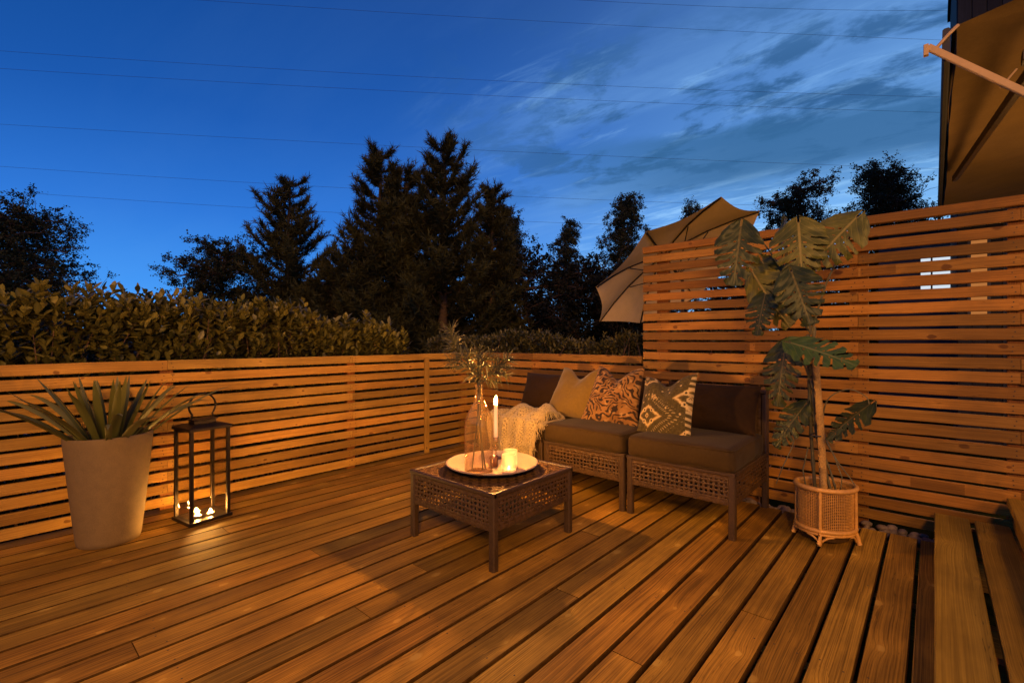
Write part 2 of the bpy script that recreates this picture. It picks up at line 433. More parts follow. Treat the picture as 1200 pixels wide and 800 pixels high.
mb = MB()
PITCH = .127; W2 = .0568
joints = {}
x = -.058 - PITCH / 2 - 0.0
k = 0
fixed = {3: [1.97], 5: [1.42], 8: [1.62], 10: [2.2, .55], 12: [.98], 13: [1.35], 15: [.35], 17: [1.1], 19: [2.0], 22: [.9], 25: [1.7]}
while x > -3.56:
    ys = [-2.6] + sorted(fixed.get(k, [])) + [3.292 + random.uniform(-.008, .008)]
    if k % 4 == 1 and k not in fixed: ys.insert(1, random.uniform(-.5, .3))
    for a, b in zip(ys[:-1], ys[1:]):
        dx = random.uniform(-.0012, .0012)
        wd = W2 - (.0 if k < 8 else -.0012)
        mb.plank((x + dx, a + .0015, -.014 + random.uniform(-.001, .001)), (x + dx, b - .0015, -.014 + random.uniform(-.001, .001)), (wd, 0, 0), (0, 0, .014), .0026, edge_mi=2)
    x -= PITCH; k += 1
# narrow board beside the step, running under it
mb.plank((.0, -2.6, -.0145), (.0, 3.288, -.0145), (.052, 0, 0), (0, 0, .0135), .003)
# joists and edge beam under the boards
mb.box((-3.6, 3.20, -.16), (.3, 3.245, -.0285), 0)
for j in range(8):
    yy = -2.4 + j * .7
    mb.box((-3.6, yy, -.16), (.3, yy + .045, -.0285), 0)
for v_ in range(k):
    xb = -.058 - PITCH / 2 - PITCH * v_
    for j in range(8):
        for sg in (-1, 1):
            if random.random() < .9: screw(mb, (xb + sg * .034 + random.uniform(-.004, .004), -2.378 + j * .7 + random.uniform(-.012, .012), .0016), (0, 0, 1), .0034)
tag(mb.build('deck', [M['deck'], M['screw'], M['deck_edge']]), kind='structure')

# two-tread stair at the right
st = thing('stair', 'weathered wooden stair of wide planks at the right edge of the deck', 'stair', (0, 0, 0))
def tread(x0, x1, z, y0=-2.6, y1=3.39):
    b = MB()
    xm = (x0 + x1) / 2
    b.plank(((x0 + xm) / 2 + .0 - .003, y0, z - .016), ((x0 + xm) / 2 - .003, y1, z - .016), ((xm - x0) / 2 - .004, 0, 0), (0, 0, .016), .004)
    b.plank(((x1 + xm) / 2 + .004, y0, z - .0165), ((x1 + xm) / 2 + .004, y1 - .012, z - .0165), ((xm - x0) / 2 - .008, 0, 0), (0, 0, .016), .004)
    return b.build('tread', M['step'], st)
tread(.0, .285, .128); tread(.268, .56, .266); tread(.545, .86, .404)
for x0, z0, z1 in ((.014, 0, .095), (.29, .128, .233), (.57, .266, .371)):
    b = MB(); b.box((x0, -2.6, z0), (x0 + .022, 3.37, z1), 1); b.build('riser', M['step'], st)
for yy in (-2.5, -1, .5, 2.0, 3.3):
    b = MB(); b.box((.04, yy, -.03), (.29, yy + .04, .094), 0); b.build('stringer', M['post'], st)

# pebbles in the strip between deck and screen
mb = MB(); rs = random.Random(5)
for i in range(520):
    px, py = rs.uniform(-3.5, .02), rs.uniform(3.255, 3.44)
    r = rs.uniform(.014, .036); pz = -.05 + rs.uniform(-.01, .02) + (0.012 if py > 3.3 else -.03)
    a0 = rs.random() * 6; sx, sy, sz = rs.uniform(.8, 1.3), rs.uniform(.7, 1.0), rs.uniform(.5, .75)
    P = []
    for ii in range(9):
        a = ii / 9 * 2 * PI
        row = []
        for jj in range(6):
            b_ = -PI / 2 + jj / 5 * PI
            lx, ly, lz = r * sx * math.cos(b_) * math.cos(a), r * sy * math.cos(b_) * math.sin(a), r * sz * math.sin(b_)
            row.append((px + lx * math.cos(a0) - ly * math.sin(a0), py + lx * math.sin(a0) + ly * math.cos(a0), pz + lz))
        P.append(row)
    mb.grid(P, None, (rs.random(), rs.random()), True)
tag(mb.build('pebbles', M['stone'], smooth=True), 'grey pebbles in the gap between the deck boards and the slatted screen', 'pebbles', kind='stuff')

# ------------------------------------------------------------------ fences
def slat_run(mb, axis, fixedc, a0, a1, n, z0, pitch, h, th, cuts, rnd, posts=()):
    for k in range(n):
        z = z0 + k * pitch + h / 2
        for c in posts:
            for q in (-.012, .012):
                if axis == 'y': screw(mb, (fixedc + th / 2 + .0035, c + rnd.uniform(-.006, .006), z + q), (1, 0, 0))
                else: screw(mb, (c + rnd.uniform(-.01, .01), fixedc - th / 2 - .0035, z + q), (0, -1, 0))
        cs = [a0] + [c for c in cuts if rnd.random() < .6 and a0 < c < a1] + [a1]
        for s0, s1 in zip(cs[:-1], cs[1:]):
            o = fixedc + rnd.uniform(-.002, .002)
            hz = rnd.uniform(-.002, .002)
            s0_, s1_ = s0 + .001, s1 - .001
            if axis == 'y':
                mb.plank((o, s0_, z + hz), (o, s1_, z + rnd.uniform(-.002, .002)), (0, 0, h / 2 + rnd.uniform(-.0015, .0015)), (th / 2, 0, 0), .003, (rnd.random(), rnd.random()), segs=6, wob=.0034)
            else:
                mb.plank((s0_, o, z + hz), (s1_, o, z + rnd.uniform(-.002, .002)), (0, 0, h / 2 + rnd.uniform(-.0015, .0015)), (0, th / 2, 0), .003, (rnd.random(), rnd.random()), segs=6, wob=.0034)
rnd = random.Random(3)
fa = thing('slat_fence', 'low fence of pale horizontal slats along the left side under the big-leaved hedge', 'fence', (0, 0, 0))
mb = MB(); slat_run(mb, 'y', -3.551, -2.7, 3.43, 12, .024, .0762, .0580, .022, [-1.73, -.48, .77, 2.02], rnd, (-.505, -.455, .745, .795, 1.995, 2.045, 3.25))
mb.build('slat_panel', [M['slat'], M['screw']], fa)
for y in (-1.73, -.48, .77, 2.02, 3.27):
    b = MB(); b.box((-3.612, y - .035, -.4), (-3.566, y + .035, .905), 2); b.build('post', M['post'], fa)
b = MB(); b.box((-3.538, 2.74, .0), (-3.512, 2.786, .875), 2); b.build('batten', M['slat'], fa)

fb = thing('slat_fence', 'low fence of reddish slats behind the sofa, between the far corner and the tall screen', 'fence', (0, 0, 0))
mb = MB(); slat_run(mb, 'x', 3.461, -3.53, -1.712, 12, .024, .0762, .0580, .022, [-2.81], rnd, (-3.44, -2.835, -2.785, -2.163))
mb.build('slat_panel', [M['screen'], M['screw']], fb)
for xx in (-3.44, -2.81, -2.163):
    b = MB(); b.box((xx - .045, 3.476, -.4), (xx + .045, 3.52, .905), 2); b.build('post', M['post'], fb)

fs = thing('privacy_screen', 'tall slatted wooden privacy screen with narrow gaps behind the sofa and monstera', 'fence', (0, 0, 0))
mb = MB(); slat_run(mb, 'x', 3.461, -1.70, 1.4, 23, .006, .0745, .0575, .022, [-.335, .324, -.926], rnd, (-1.556, -.95, -.902, -.36, -.31, .30, .348))
mb.build('slat_panel', [M['screen'], M['screw']], fs)
b = MB(); b.plank((-1.70, 3.461, 1.746), (1.4, 3.461, 1.746), (0, 0, .026), (0, .019, 0), .004); b.build('top_rail', M['screen'], fs)
for xx in (-1.556, -.926, -.335, .324, .95):
    b = MB(); b.box((xx - .045, 3.482, -.4), (xx + .045, 3.526, 1.715), 2); b.build('post', M['post'], fs)

# ------------------------------------------------------------------ woven furniture
def lattice(mb, o, ux, uz, L, Hh, cw, ch, strip=.62, border=.0, nrm=None):
    """Over-under woven openwork panel: o corner, ux/uz unit vectors."""
    o = Vector(o); ux = Vector(ux); uz = Vector(uz); nrm = ux.cross(uz).normalized()
    nu = max(1, round(L / cw)); nv = max(1, round(Hh / ch)); cu, cv = L / nu, Hh / nv
    tk = .0011 if strip < .95 else .0028
    for i in range(nu + 1):
        u = min(max(i * cu, cu * strip / 2), L - cu * strip / 2); hw = cu * strip / 2
        pts = []
        for j in range(nv * 2 + 1):
            v = j * cv / 2
            off = tk * math.cos(PI * j / 1.0 * 1.0) * 1.0 if False else tk * (1 if ((i + (j + 1) // 2) % 2) else -1)
            pts.append([o + ux * (u - hw) + uz * v + nrm * (off - .0004), o + ux * u + uz * v + nrm * (off + .0012), o + ux * (u + hw) + uz * v + nrm * (off - .0004)])
        mb.grid([[p[c] for p in pts] for c in range(3)], None, (rnd.random(), rnd.random()))
    for j in range(nv + 1):
        v = min(max(j * cv, cv * strip / 2), Hh - cv * strip / 2); hw = cv * strip / 2
        pts = []
        for i in range(nu * 2 + 1):
            u = i * cu / 2
            off = tk * (-1 if ((j + (i + 1) // 2) % 2) else 1)
            pts.append([o + ux * u + uz * (v - hw) + nrm * (off - .0004), o + ux * u + uz * v + nrm * (off + .0012), o + ux * u + uz * (v + hw) + nrm * (off - .0004)])
        mb.grid([[p[c] for p in pts] for c in range(3)], None, (rnd.random(), rnd.random()), flip=True)

def open_panel(name, root, o, ux, L, z0, z1):
    b = MB(); o = Vector((o[0], o[1], z0)); uz = Vector((0, 0, 1))
    mid0, mid1 = z0 + (z1 - z0) * .13, z1 - (z1 - z0) * .17
    lattice(b, o, ux, uz, L, mid0 - z0, .026, .022, .93)
    lattice(b, o + uz * (mid0 - z0), ux, uz, L, mid1 - mid0, .0268, .0230, .50)
    lattice(b, o + uz * (mid1 - z0), ux, uz, L, z1 - mid1, .026, .028, .93)
    return b.build(name, M['rattan'], root)

def woven_base(root, w, d, z0, z1, top):
    """frame rails + openwork sides + four legs; origin at the front-left corner, x to the right, y to the back."""
    e = .0
    open_panel('side_panel', root, (.03, .006, 0), (1, 0, 0), w - .06, z0, z1)
    open_panel('side_panel', root, (w - .03, d - .006, 0), (-1, 0, 0), w - .06, z0, z1)
    open_panel('side_panel', root, (.006, d - .03, 0), (0, -1, 0), d - .06, z0, z1)
    open_panel('side_panel', root, (w - .006, .03, 0), (0, 1, 0), d - .06, z0, z1)
    for lx in (0, w - .036):
        for ly in (0, d - .036):
            b = MB(); b.box((lx, ly, 0), (lx + .036, ly + .036, z1 - .004), 2, .006)
            b.build('leg', M['rattan_frame'], root)
    b = MB()
    for (lo, hi, a) in (((.0, -.002, z1 - .018), (w, .02, z1 + .003), 0), ((.0, d - .02, z1 - .018), (w, d + .002, z1 + .003), 0),
                        ((-.002, .021, z1 - .018), (.02, d - .021, z1 + .003), 1), ((w - .02, .021, z1 - .018), (w + .002, d - .021, z1 + .003), 1)):
        b.box(lo, hi, a, .006)
    b.build('top_rim', M['rattan_frame'], root)
    if top:
        b = MB(); lattice(b, (.018, .018, z1 - .006), (1, 0, 0), (0, 1, 0), w - .036, d - .036, .0327, .0327, .955)
        b.build('woven_top', M['rattan_top'], root)
        b = MB(); b.box((.02, .02, z1 - .02), (w - .02, d - .02, z1 - .012), 0); b.build('inner_shelf', M['rattan_frame'], root)

tb = thing('coffee_table', 'square low woven rattan table with round plate and candles on top', 'table', (-2.103, 1.535, 0))
woven_base(tb, .625, .625, .178, .352, True)

def rounded_cushion(b, lo, hi, bulge=.02, r=.035, n=18, sag=0.0, seedn=0, wrk=.011):
    lo = Vector(lo); hi = Vector(hi); c = (lo + hi) / 2; h = (hi - lo) / 2
    def pt(u, v, w):
        x, y, z = u * h.x, v * h.y, w * h.z
        q = Vector((x, y, z))
        inner = Vector((max(-h.x + r, min(h.x - r, x)), max(-h.y + r, min(h.y - r, y)), max(-h.z + r, min(h.z - r, z))))
        dlt = q - inner
        if dlt.length > 1e-6: q = inner + dlt.normalized() * r
        puff = bulge * (1 - u * u) * (1 - v * v) * w
        q.z += puff
        q.y += bulge * .35 * (1 - u * u) * (1 - w * w) * v
        nz = mnoise.noise(Vector((q.x * 7 + seedn, q.y * 7, q.z * 7))) * wrk
        nz += mnoise.noise(Vector((q.x * 22 + seedn, q.y * 9, q.z * 20))) * wrk * .45
        q += q.normalized() * nz
        return c + q
    L = [-1 + 2 * i / n for i in range(n + 1)]
    L = [math.copysign(abs(x) ** .8, x) for x in L]
    nz_ = [-1, -.8, -.55, -.25, 0, .25, .55, .8, 1]
    for s in (-1, 1):
        b.grid([[pt(u, v, s) for v in L] for u in L], flip=(s < 0))
        b.grid([[pt(u, s, w) for w in nz_] for u in L], flip=(s > 0))
        b.grid([[pt(s, v, w) for w in nz_] for v in L], flip=(s < 0))

def merge_build(b, name, mat, parent=None):
    import bmesh
    o = b.build(name, mat, parent, smooth=True)
    bm = bmesh.new(); bm.from_mesh(o.data); bmesh.ops.remove_doubles(bm, verts=bm.verts, dist=.0004)
    bmesh.ops.recalc_face_normals(bm, faces=bm.faces); bm.to_mesh(o.data); bm.free()
    return o

def pillow_pts(bl, br, tl, tr, thick, n=34, ear=.10, dent=0.0, seedn=0, wr=.004):
    bl, br, tl, tr = map(Vector, (bl, br, tl, tr))
    nrm = (br - bl).cross(tl - bl).normalized()      # towards the viewer when seen from the front
    up = ((tl + tr) - (bl + br)).normalized()
    front, back = [], []
    for i in range(n + 1):
        u = i / n; f_, b_ = [], []
        for j in range(n + 1):
            v = j / n
            U, V = 2 * u - 1, 2 * v - 1
            uu = .5 + .5 * U * (1 - ear * (1 - V * V)); vv = .5 + .5 * V * (1 - ear * (1 - U * U))
            p = bl.lerp(br, uu).lerp(tl.lerp(tr, uu), vv)
            if dent: p -= up * dent * math.exp(-(U / .42) ** 2) * max(0, v) ** 2.2
            th = thick * (max(0, (1 - U * U)) ** .55 * max(0, (1 - V * V)) ** .55)
            if dent: th *= 1 - .55 * math.exp(-(U / .3) ** 2) * max(0, v - .35) ** 1.0 * 1.2
            w = mnoise.noise(Vector((U * 2.3 + seedn, V * 2.3, seedn))) * wr * 2 + mnoise.noise(Vector((U * 7 + seedn, V * 5, 3))) * wr
            edge = min(1, (1 - abs(U)) * 6, (1 - abs(V)) * 6)
            f_.append(p + nrm * (th * .55 + w * edge)); b_.append(p - nrm * (th * .45))
        front.append(f_); back.append(b_)
    return front, back
def make_pillow(name, mat, corners, thick, colfn=None, n=34, parent=None, **kw):
    b = MB(); fr, bk = pillow_pts(*corners, thick, n, **kw)
    b.grid(fr); b.grid(bk, flip=True)
    if colfn:
        cols = []
        for side in (0, 1):
            for i in range(n + 1):
                for j in range(n + 1):
                    cols.append((*colfn(i / n, j / n), 1))
        b.col = cols
    o = b.build(name, mat, parent, smooth=True)
    return o

# sofa: three sections in a row
def sofa_section(label):
    r = thing('sofa_section', label, 'sofa', (0, 0, 0), 0, 'woven sofa sections in a row')
    w, d = .622, .685
    woven_base(r, w, d, .178, .348, False)
    b = MB(); b.box((.03, .03, .325), (w - .03, d - .03, .34), 0); b.build('seat_board', M['rattan_frame'], r)
    # woven back
    b = MB()
    lattice(b, (.03, d - .07, .352), (1, 0, 0), (0, 0, 1), w - .06, .36, .036, .036, .72)
    lattice(b, (w - .03, d - .004, .352), (-1, 0, 0), (0, 0, 1), w - .06, .36, .036, .036, .72)
    lattice(b, (w - .004, d - .066, .352), (0, 1, 0), (0, 0, 1), .06, .36, .03, .036, .9)
    lattice(b, (.004, d - .004, .352), (0, -1, 0), (0, 0, 1), .06, .36, .03, .036, .9)
    b.build('backrest', M['rattan'], r)
    b = MB()
    b.box((.0, d - .074, .712), (w, d, .735), 0, .006)
    for lx in (0, w - .03):
        b.box((lx, d - .074, .35), (lx + .03, d - .044, .7115), 2, .006); b.box((lx, d - .03, .35), (lx + .03, d, .7115), 2, .006)
    b.build('back_frame', M['rattan_frame'], r)
    b = MB(); rounded_cushion(b, (.004, -.012, .345), (w - .004, d - .085, .472), .012, .034, 20, seedn=3)
    sc_ = merge_build(b, 'seat_cushion', M['cushion'], r)
    b = MB()
    for zp in (.462, .356):
        q = .0075; pp = [(.004 + q, -.012 + q), (w - .004 - q, -.012 + q), (w - .004 - q, d - .085 - q), (.004 + q, d - .085 - q)]
        pts = []
        for k in range(4):
            a_, c_ = pp[k], pp[(k + 1) % 4]
            for j in range(12):
                f = j / 12; xx, yy = a_[0] + (c_[0] - a_[0]) * f, a_[1] + (c_[1] - a_[1]) * f
                if j == 0: xx, yy = xx + (w / 2 - xx) * .03, yy + (.3 - yy) * .03
                pts.append((xx + mnoise.noise(Vector((xx * 9, yy * 9, zp * 30))) * .004, yy + mnoise.noise(Vector((yy * 9, xx * 9, zp * 20))) * .004, zp + mnoise.noise(Vector((xx * 6, yy * 6, zp))) * .005))
        pts.append(pts[0]); b.tube(pts, .0042, 6, caps=False)
    b.build('piping', M['cushion'], sc_, smooth=True)
    c = make_pillow('back_cushion', M['backcush'], ((.02, .46, .475), (w - .02, .46, .475), (.015, .575, .765), (w - .015, .575, .765)), .15, ear=.05, seedn=7, n=24, wr=.006, parent=r)
    return r
s1 = sofa_section('right-end woven sofa section with bare brown seat, beside the monstera'); s1.location = (-1.395, 2.612, 0)
s2 = copy_tree(s1); s2.location = (-2.035, 2.612, 0); s2['label'] = 'middle woven sofa section, under the tiger striped cushion'
s3 = copy_tree(s1); s3.location = (-2.673, 2.612, 0); s3['label'] = 'far-end woven sofa section with the fringed throw hanging over its front'

# scatter cushions
def sm(a, b, x):
    t_ = max(0, min(1, (x - a) / (b - a))); return t_ * t_ * (3 - 2 * t_)
def lerp3(a, b, f): return tuple(a[i] + (b[i] - a[i]) * f for i in range(3))
def tiger(u, v):
    U, V = u - .5, v - .45
    w1 = mnoise.noise(Vector((u * 3.1, v * 3.1, 1.3))); w2 = mnoise.noise(Vector((u * 8, v * 8, 4.0)))
    ang = math.atan2(V, U); rr = math.hypot(U, V)
    ph = (V * 62 + abs(U) * 58 * (1 if V > -.05 else -.6) + w1 * 13 + w2 * 8)
    s = math.sin(ph) + .35 * w2
    brk = mnoise.noise(Vector((u * 13 + 9, v * 17, 2)))
    f = sm(-.15, .3, s - 1.1 * sm(.05, .3, brk))
    base = lerp3((.26, .135, .036), (.16, .078, .020), sm(-.3, .4, mnoise.noise(Vector((u * 4, v * 4, 8)))))
    base = lerp3(base, (.38, .24, .09), .6 * sm(.1, .5, mnoise.noise(Vector((u * 14, v * 14, 6)))))
    return lerp3(base, (.018, .011, .008), f * .96)
def dia(u, v, cx, cy, sx, sy): return abs(u - cx) / sx + abs(v - cy) / sy
def ikat(u, v):
    jag = mnoise.noise(Vector((u * 55, v * 9, 0))) * .012 + mnoise.noise(Vector((u * 9, v * 60, 5))) * .01
    u2, v2 = u + jag, v + jag
    base = lerp3((.050, .038, .010), (.075, .056, .016), sm(-.4, .4, mnoise.noise(Vector((u * 30, v * 30, 3)))))
    gold, cream, dk = (.30, .175, .035), (.50, .38, .16), (.03, .022, .008)
    c = base
    def ring(c, cx, cy, sx, sy):
        d = dia(u2, v2, cx, cy, sx, sy)
        c = lerp3(c, gold, 1 - sm(.85, 1.15, d)); c = lerp3(c, cream, (1 - sm(.75, .95, d)) * sm(.5, .7, d))
        c = lerp3(c, dk, (1 - sm(.42, .58, d)) * sm(.22, .3, d)); c = lerp3(c, cream, 1 - sm(.14, .26, d))
        return c
    # big medallions: lower left, right edge, upper left
    for (cx, cy, s) in ((.25, .25, .85), (1.0, .58, .9), (.10, .95, .7), (.98, .02, .55)):
        d = dia(u2, v2, cx, cy, .34 * s, .23 * s)
        c = lerp3(c, gold, .9 * (1 - sm(.88, 1.05, d))); c = lerp3(c, cream, .9 * (1 - sm(.86, .98, d)) * sm(.66, .8, d))
        c = lerp3(c, base, (1 - sm(.58, .72, d)))
        c = ring(c, cx - .03 * s, cy, .06 * s, .06 * s)
        for sg in (-1, 1):
            for hx in (-.11, .10):
                hr = math.hypot(u2 - (cx + hx * s), v2 - (cy + sg * .105 * s))
                c = lerp3(c, cream, (1 - sm(.038 * s, .05 * s, hr)) * sm(.02 * s, .03 * s, hr))
                c = lerp3(c, dk, (1 - sm(.016 * s, .024 * s, hr)))
    c = ring(c, .34, .60, .062, .062)
    # radiating dashes round the lower medallion and along the top
    d = dia(u2, v2, .27, .27, .34, .23)
    if 1.1 < d < 2.0 and u > .2:
        a = math.atan2((v - .27) * 1.4, u - .27)
        if math.sin(a * 46) > .45 and math.sin(d * 16) > .1: c = lerp3(c, cream, .5)
    for (cx, cy) in ((.62, .72), (.80, .80), (.60, .40), (.55, .86), (.85, .33), (.45, .80), (.14, .60), (.10, .48), (.72, .92)):
        c = lerp3(c, cream, .9 * (1 - sm(.75, 1.1, dia(u2, v2, cx, cy, .024, .024))))
    if u > .93:
        if math.sin(v * 70) > .1: c = lerp3(c, cream, .75)
    return c
p = make_pillow('scatter_cushion', M['olive'], ((-2.262, 2.90, .462), (-1.80, 2.93, .462), (-2.185, 3.075, .835), (-1.815, 3.085, .845)), .145, ear=.07, dent=.085, seedn=2, n=30)
tag(p, 'plain olive velvet cushion with a chopped top, nearest the throw', 'cushion')
p = make_pillow('scatter_cushion', M['print'], ((-1.915, 2.885, .458), (-1.458, 2.89, .452), (-1.848, 3.045, .858), (-1.482, 3.035, .858)), .15, tiger, 130, ear=.08, dent=.085, seedn=5)
tag(p, 'orange and black tiger striped cushion in the middle of the sofa', 'cushion')
p = make_pillow('scatter_cushion', M['print'], ((-1.432, 2.815, .462), (-1.068, 2.775, .452), (-1.455, 2.99, .80), (-1.088, 2.945, .842)), .14, ikat, 150, ear=.06, dent=.07, seedn=9)
tag(p, 'dark cushion with cream ikat diamonds and scrolls', 'cushion')

# throw blanket over the far section
th = thing('throw_blanket', 'cream knitted throw with long fringe draped over the seat front', 'blanket', (0, 0, 0))
nu, nv = 70, 90
Pg = []
for i in range(nu + 1):
    u = i / nu; row = []
    for j in range(nv + 1):
        v = j / nv          # 0 at the back on the seat, 1 at the hanging hem
        xw = -2.50 + u * .42
        seat = .40
        if v < seat:
            q = v / seat
            y = 2.90 - q * .30; z = .488 + .075 * math.sin(PI * min(1, q * 1.05)) * (0.45 + .75 * u) * (1 - .6 * abs(2 * u - 1.1) ** 2)
            z += .016 * math.sin(u * 24 + q * 2) + .014 * math.sin(u * 11 - q * 5)
            hang = 0
        else:
            q = (v - seat) / (1 - seat)
            ang = min(1, q / .16)
            y = 2.60 - .030 * math.sin(ang * PI / 2); z = .490 - .03 * (1 - math.cos(ang * PI / 2)) - max(0, q - .08) * .345
            hang = min(1, q * 1.6)
            if u < .25: z += (0.25 - u) * .06
        fold = math.sin(u * 21 + .8 * math.sin(v * 5) + 1.0) * .5 + math.sin(u * 37 + v * 4) * .25
        y -= hang * (.030 + .034 * fold) + (1 - hang) * .010 * fold
        x_ = xw + hang * .012 * math.cos(u * 21) + .05 * (1 - v) * (u - .5) + (.018 * math.sin(v * 9) if u < .1 else 0)
        n1 = mnoise.noise(Vector((u * 6, v * 7, 2))) * .020 + mnoise.noise(Vector((u * 17, v * 20, 5))) * .006
        row.append((x_, y - n1 * hang, z + n1 * (1 - hang)))
    Pg.append(row)
b = MB(); b.grid(Pg); b.grid([[(p_[0], p_[1] + .006, p_[2] - .006) for p_ in row] for row in Pg], flip=True)
b.build('cloth', M['knit'], th, smooth=True)
b = MB(); rs = random.Random(8)
def tassel(p0, d, L, r=.0022):
    pts = []; p = Vector(p0); d = Vector(d).normalized()
    for k in range(7):
        pts.append(p.copy()); d = (d + Vector((rs.uniform(-.35, .35), rs.uniform(-.3, .3), -.32))).normalized(); p = p + d * L / 6
        p.y = min(p.y, 2.585) if p.z < .47 else p.y
    b.tube(pts, [r * (1 - .4 * k / 6) for k in range(7)], 4)
for j in range(2, nv, 1):           # fringe down the right-hand edge
    e = Vector(Pg[-1][j])
    for q in range(2):
        tassel(e + Vector((0, rs.uniform(-.006, .004), 0)), (.8 if j < nv * .5 else .35, -.4, .1 if j < 25 else -.5), rs.uniform(.05, .10))
for i in range(0, nu, 1):           # hem fringe
    e = Vector(Pg[i][-1]); tassel(e, (rs.uniform(-.2, .2), -.05, -1), rs.uniform(.03, .06))
b.build('fringe', M['throw'], th, smooth=True)

# ------------------------------------------------------------------ things on the table
TZ = .3555
PC = (-1.785, 1.842)
b = MB()
prof = [(.11, 0), (.15, .0), (.155, .008), (.205, .016), (.244, .030), (.249, .035), (.247, .039), (.238, .0385), (.205, .030), (.16, .026), (.10, .0245), (.001, .0245)]
b.lathe(prof, 96, (PC[0], PC[1], TZ)); b.cap([(PC[0] + .11 * math.cos(-k * PI / 24), PC[1] + .11 * math.sin(-k * PI / 24), TZ) for k in range(48)])
tag(b.build('serving_plate', M['plate'], smooth=True), 'large round pale stoneware plate holding the bottle vase and candles', 'plate')
PZ = TZ + .0250
# bottle vase, four-sided body with a round neck
va = thing('bottle_vase', 'tall square shouldered clear glass bottle vase at the front of the plate', 'vase', (-1.708, 1.668, PZ), R(12))
b = MB()
prof = [(.048, .004), (.054, .002), (.059, .012), (.060, .05), (.060, .15), (.060, .235), (.058, .265), (.051, .30), (.040, .325), (.029, .347), (.023, .368), (.0195, .39), (.0185, .42), (.0195, .428), (.0222, .432), (.0222, .440), (.019, .442)]
sq = [4.5, 4.5, 5, 5, 5, 5, 4.5, 3.6, 3, 2.6, 2.2, 2, 2, 2, 2, 2, 2]
b.lathe(prof, 64, (0, 0, 0), sq=sq)
inner = [(r - .0035, z + (.006 if i < 3 else 0)) for i, (r, z) in enumerate(prof)][::-1]
b.lathe(inner, 64, (0, 0, 0), sq=sq[::-1])
b.build('bottle', M['vase'], va, smooth=True)
b = MB(); prof2 = [(.001, .002), (.049, .003), (.0545, .006), (.0545, .011), (.045, .013), (.001, .016)]
b.lathe(prof2, 64, (0, 0, 0), sq=[5] * 6); b.build('thick_base', M['holder'], va, smooth=True)

# needle-leaved sprigs standing in the bottle
def sprig(path, tufts, label, sd):
    r_ = random.Random(sd)
    root = thing('foliage_sprig', label, 'sprig', path[0], 0, 'needle-leaved sprigs in the bottle vase')
    o = Vector(path[0])
    b = MB(); b.tube([Vector(p) - o for p in path], [.0035 - .0016 * i / (len(path) - 1) for i in range(len(path))], 6)
    V, F, T = [], [], []
    for (pos, dr, n, L) in tufts:
        dr = Vector(dr).normalized(); pos = Vector(pos)
        near = min((Vector(p) for p in path), key=lambda q: (q - pos).length)
        b.tube([near - o, (near + pos) / 2 - o + Vector((0, 0, .004)), pos + dr * .03 - o], [.0026, .0022, .0012], 5)
        for k in range(n):
            t_ = r_.uniform(-.055, .045)
            a = r_.uniform(0, 2 * PI); side = dr.orthogonal().normalized(); side = Matrix.Rotation(a, 3, dr) @ side
            up_ = r_.uniform(.25, 1.1) + max(0, t_) * 12
            d = (side + dr * up_).normalized()
            l = L * r_.uniform(.6, 1.1); w = r_.uniform(.0021, .0032)
            wv = d.cross(Vector((r_.uniform(-1, 1), r_.uniform(-1, 1), r_.uniform(-1, 1)))).normalized() * w
            p0 = pos + dr * t_ - o; bend = Vector((0, 0, -1)) * l * r_.uniform(0, .25)
            q1 = p0 + d * l * .5; q2 = p0 + d * l + bend
            i0 = len(V)
            V += [p0 - wv * .5, p0 + wv * .5, q1 + wv, q1 - wv, q2 + wv * .15, q2 - wv * .15]
            F += [(i0, i0 + 1, i0 + 2, i0 + 3), (i0 + 3, i0 + 2, i0 + 4, i0 + 5)]
            T += [r_.random()] * 6
    b.build('stem', M['stem'], root, smooth=True)
    soup('needles', [tuple(v) for v in V], F, M['sprig'], root, T)
vz = PZ
bx, by = -1.708, 1.668
cr = (.747, .665); cf = (-.665, .747)       # sideways and depth directions of the stems' spread
def sp_(l, d_, z): return (bx + cr[0] * l + cf[0] * d_, by + cr[1] * l + cf[1] * d_, z)
sprig([sp_(.03, .02, vz + .02), sp_(.0, .0, vz + .25), sp_(-.004, 0, vz + .44), sp_(-.05, .01, .92), sp_(-.115, .02, 1.06)],
      [(sp_(-.135, .02, 1.06), (-.55, .2, 1), 70, .085), (sp_(-.10, .0, .985), (-.6, -.3, .5), 55, .08), (sp_(-.06, .03, .96), (-.2, .4, .7), 45, .08), (sp_(-.12, .03, .93), (-1, 0, .15), 40, .07)],
      'tallest needle-leaved sprig, arching to the left out of the bottle', 1)
sprig([sp_(-.035, .0, vz + .02), sp_(-.01, .0, vz + .25), sp_(.004, 0, vz + .44), sp_(.01, .0, .90), sp_(.02, .0, .95)],
      [(sp_(.0, .0, .955), (0, -.2, 1), 60, .08), (sp_(-.03, -.03, .90), (-.7, -.6, .35), 55, .075), (sp_(.03, .04, .94), (.3, .5, .7), 45, .08), (sp_(-.01, -.03, .87), (-.3, -.6, .2), 40, .07)],
      'middle needle-leaved sprig, short and dense above the bottle mouth', 2)
sprig([sp_(.02, -.02, vz + .02), sp_(.006, .0, vz + .25), sp_(.008, 0, vz + .44), sp_(.05, .0, .88), sp_(.095, .0, .92)],
      [(sp_(.115, .0, .925), (.8, .3, .75), 60, .08), (sp_(.075, -.02, .90), (.5, .2, .6), 55, .08), (sp_(.10, .02, .875), (1, .5, .0), 45, .075), (sp_(.055, .0, .855), (.7, .6, -.25), 25, .07)],
      'needle-leaved sprig leaning right over the tall candle', 3)

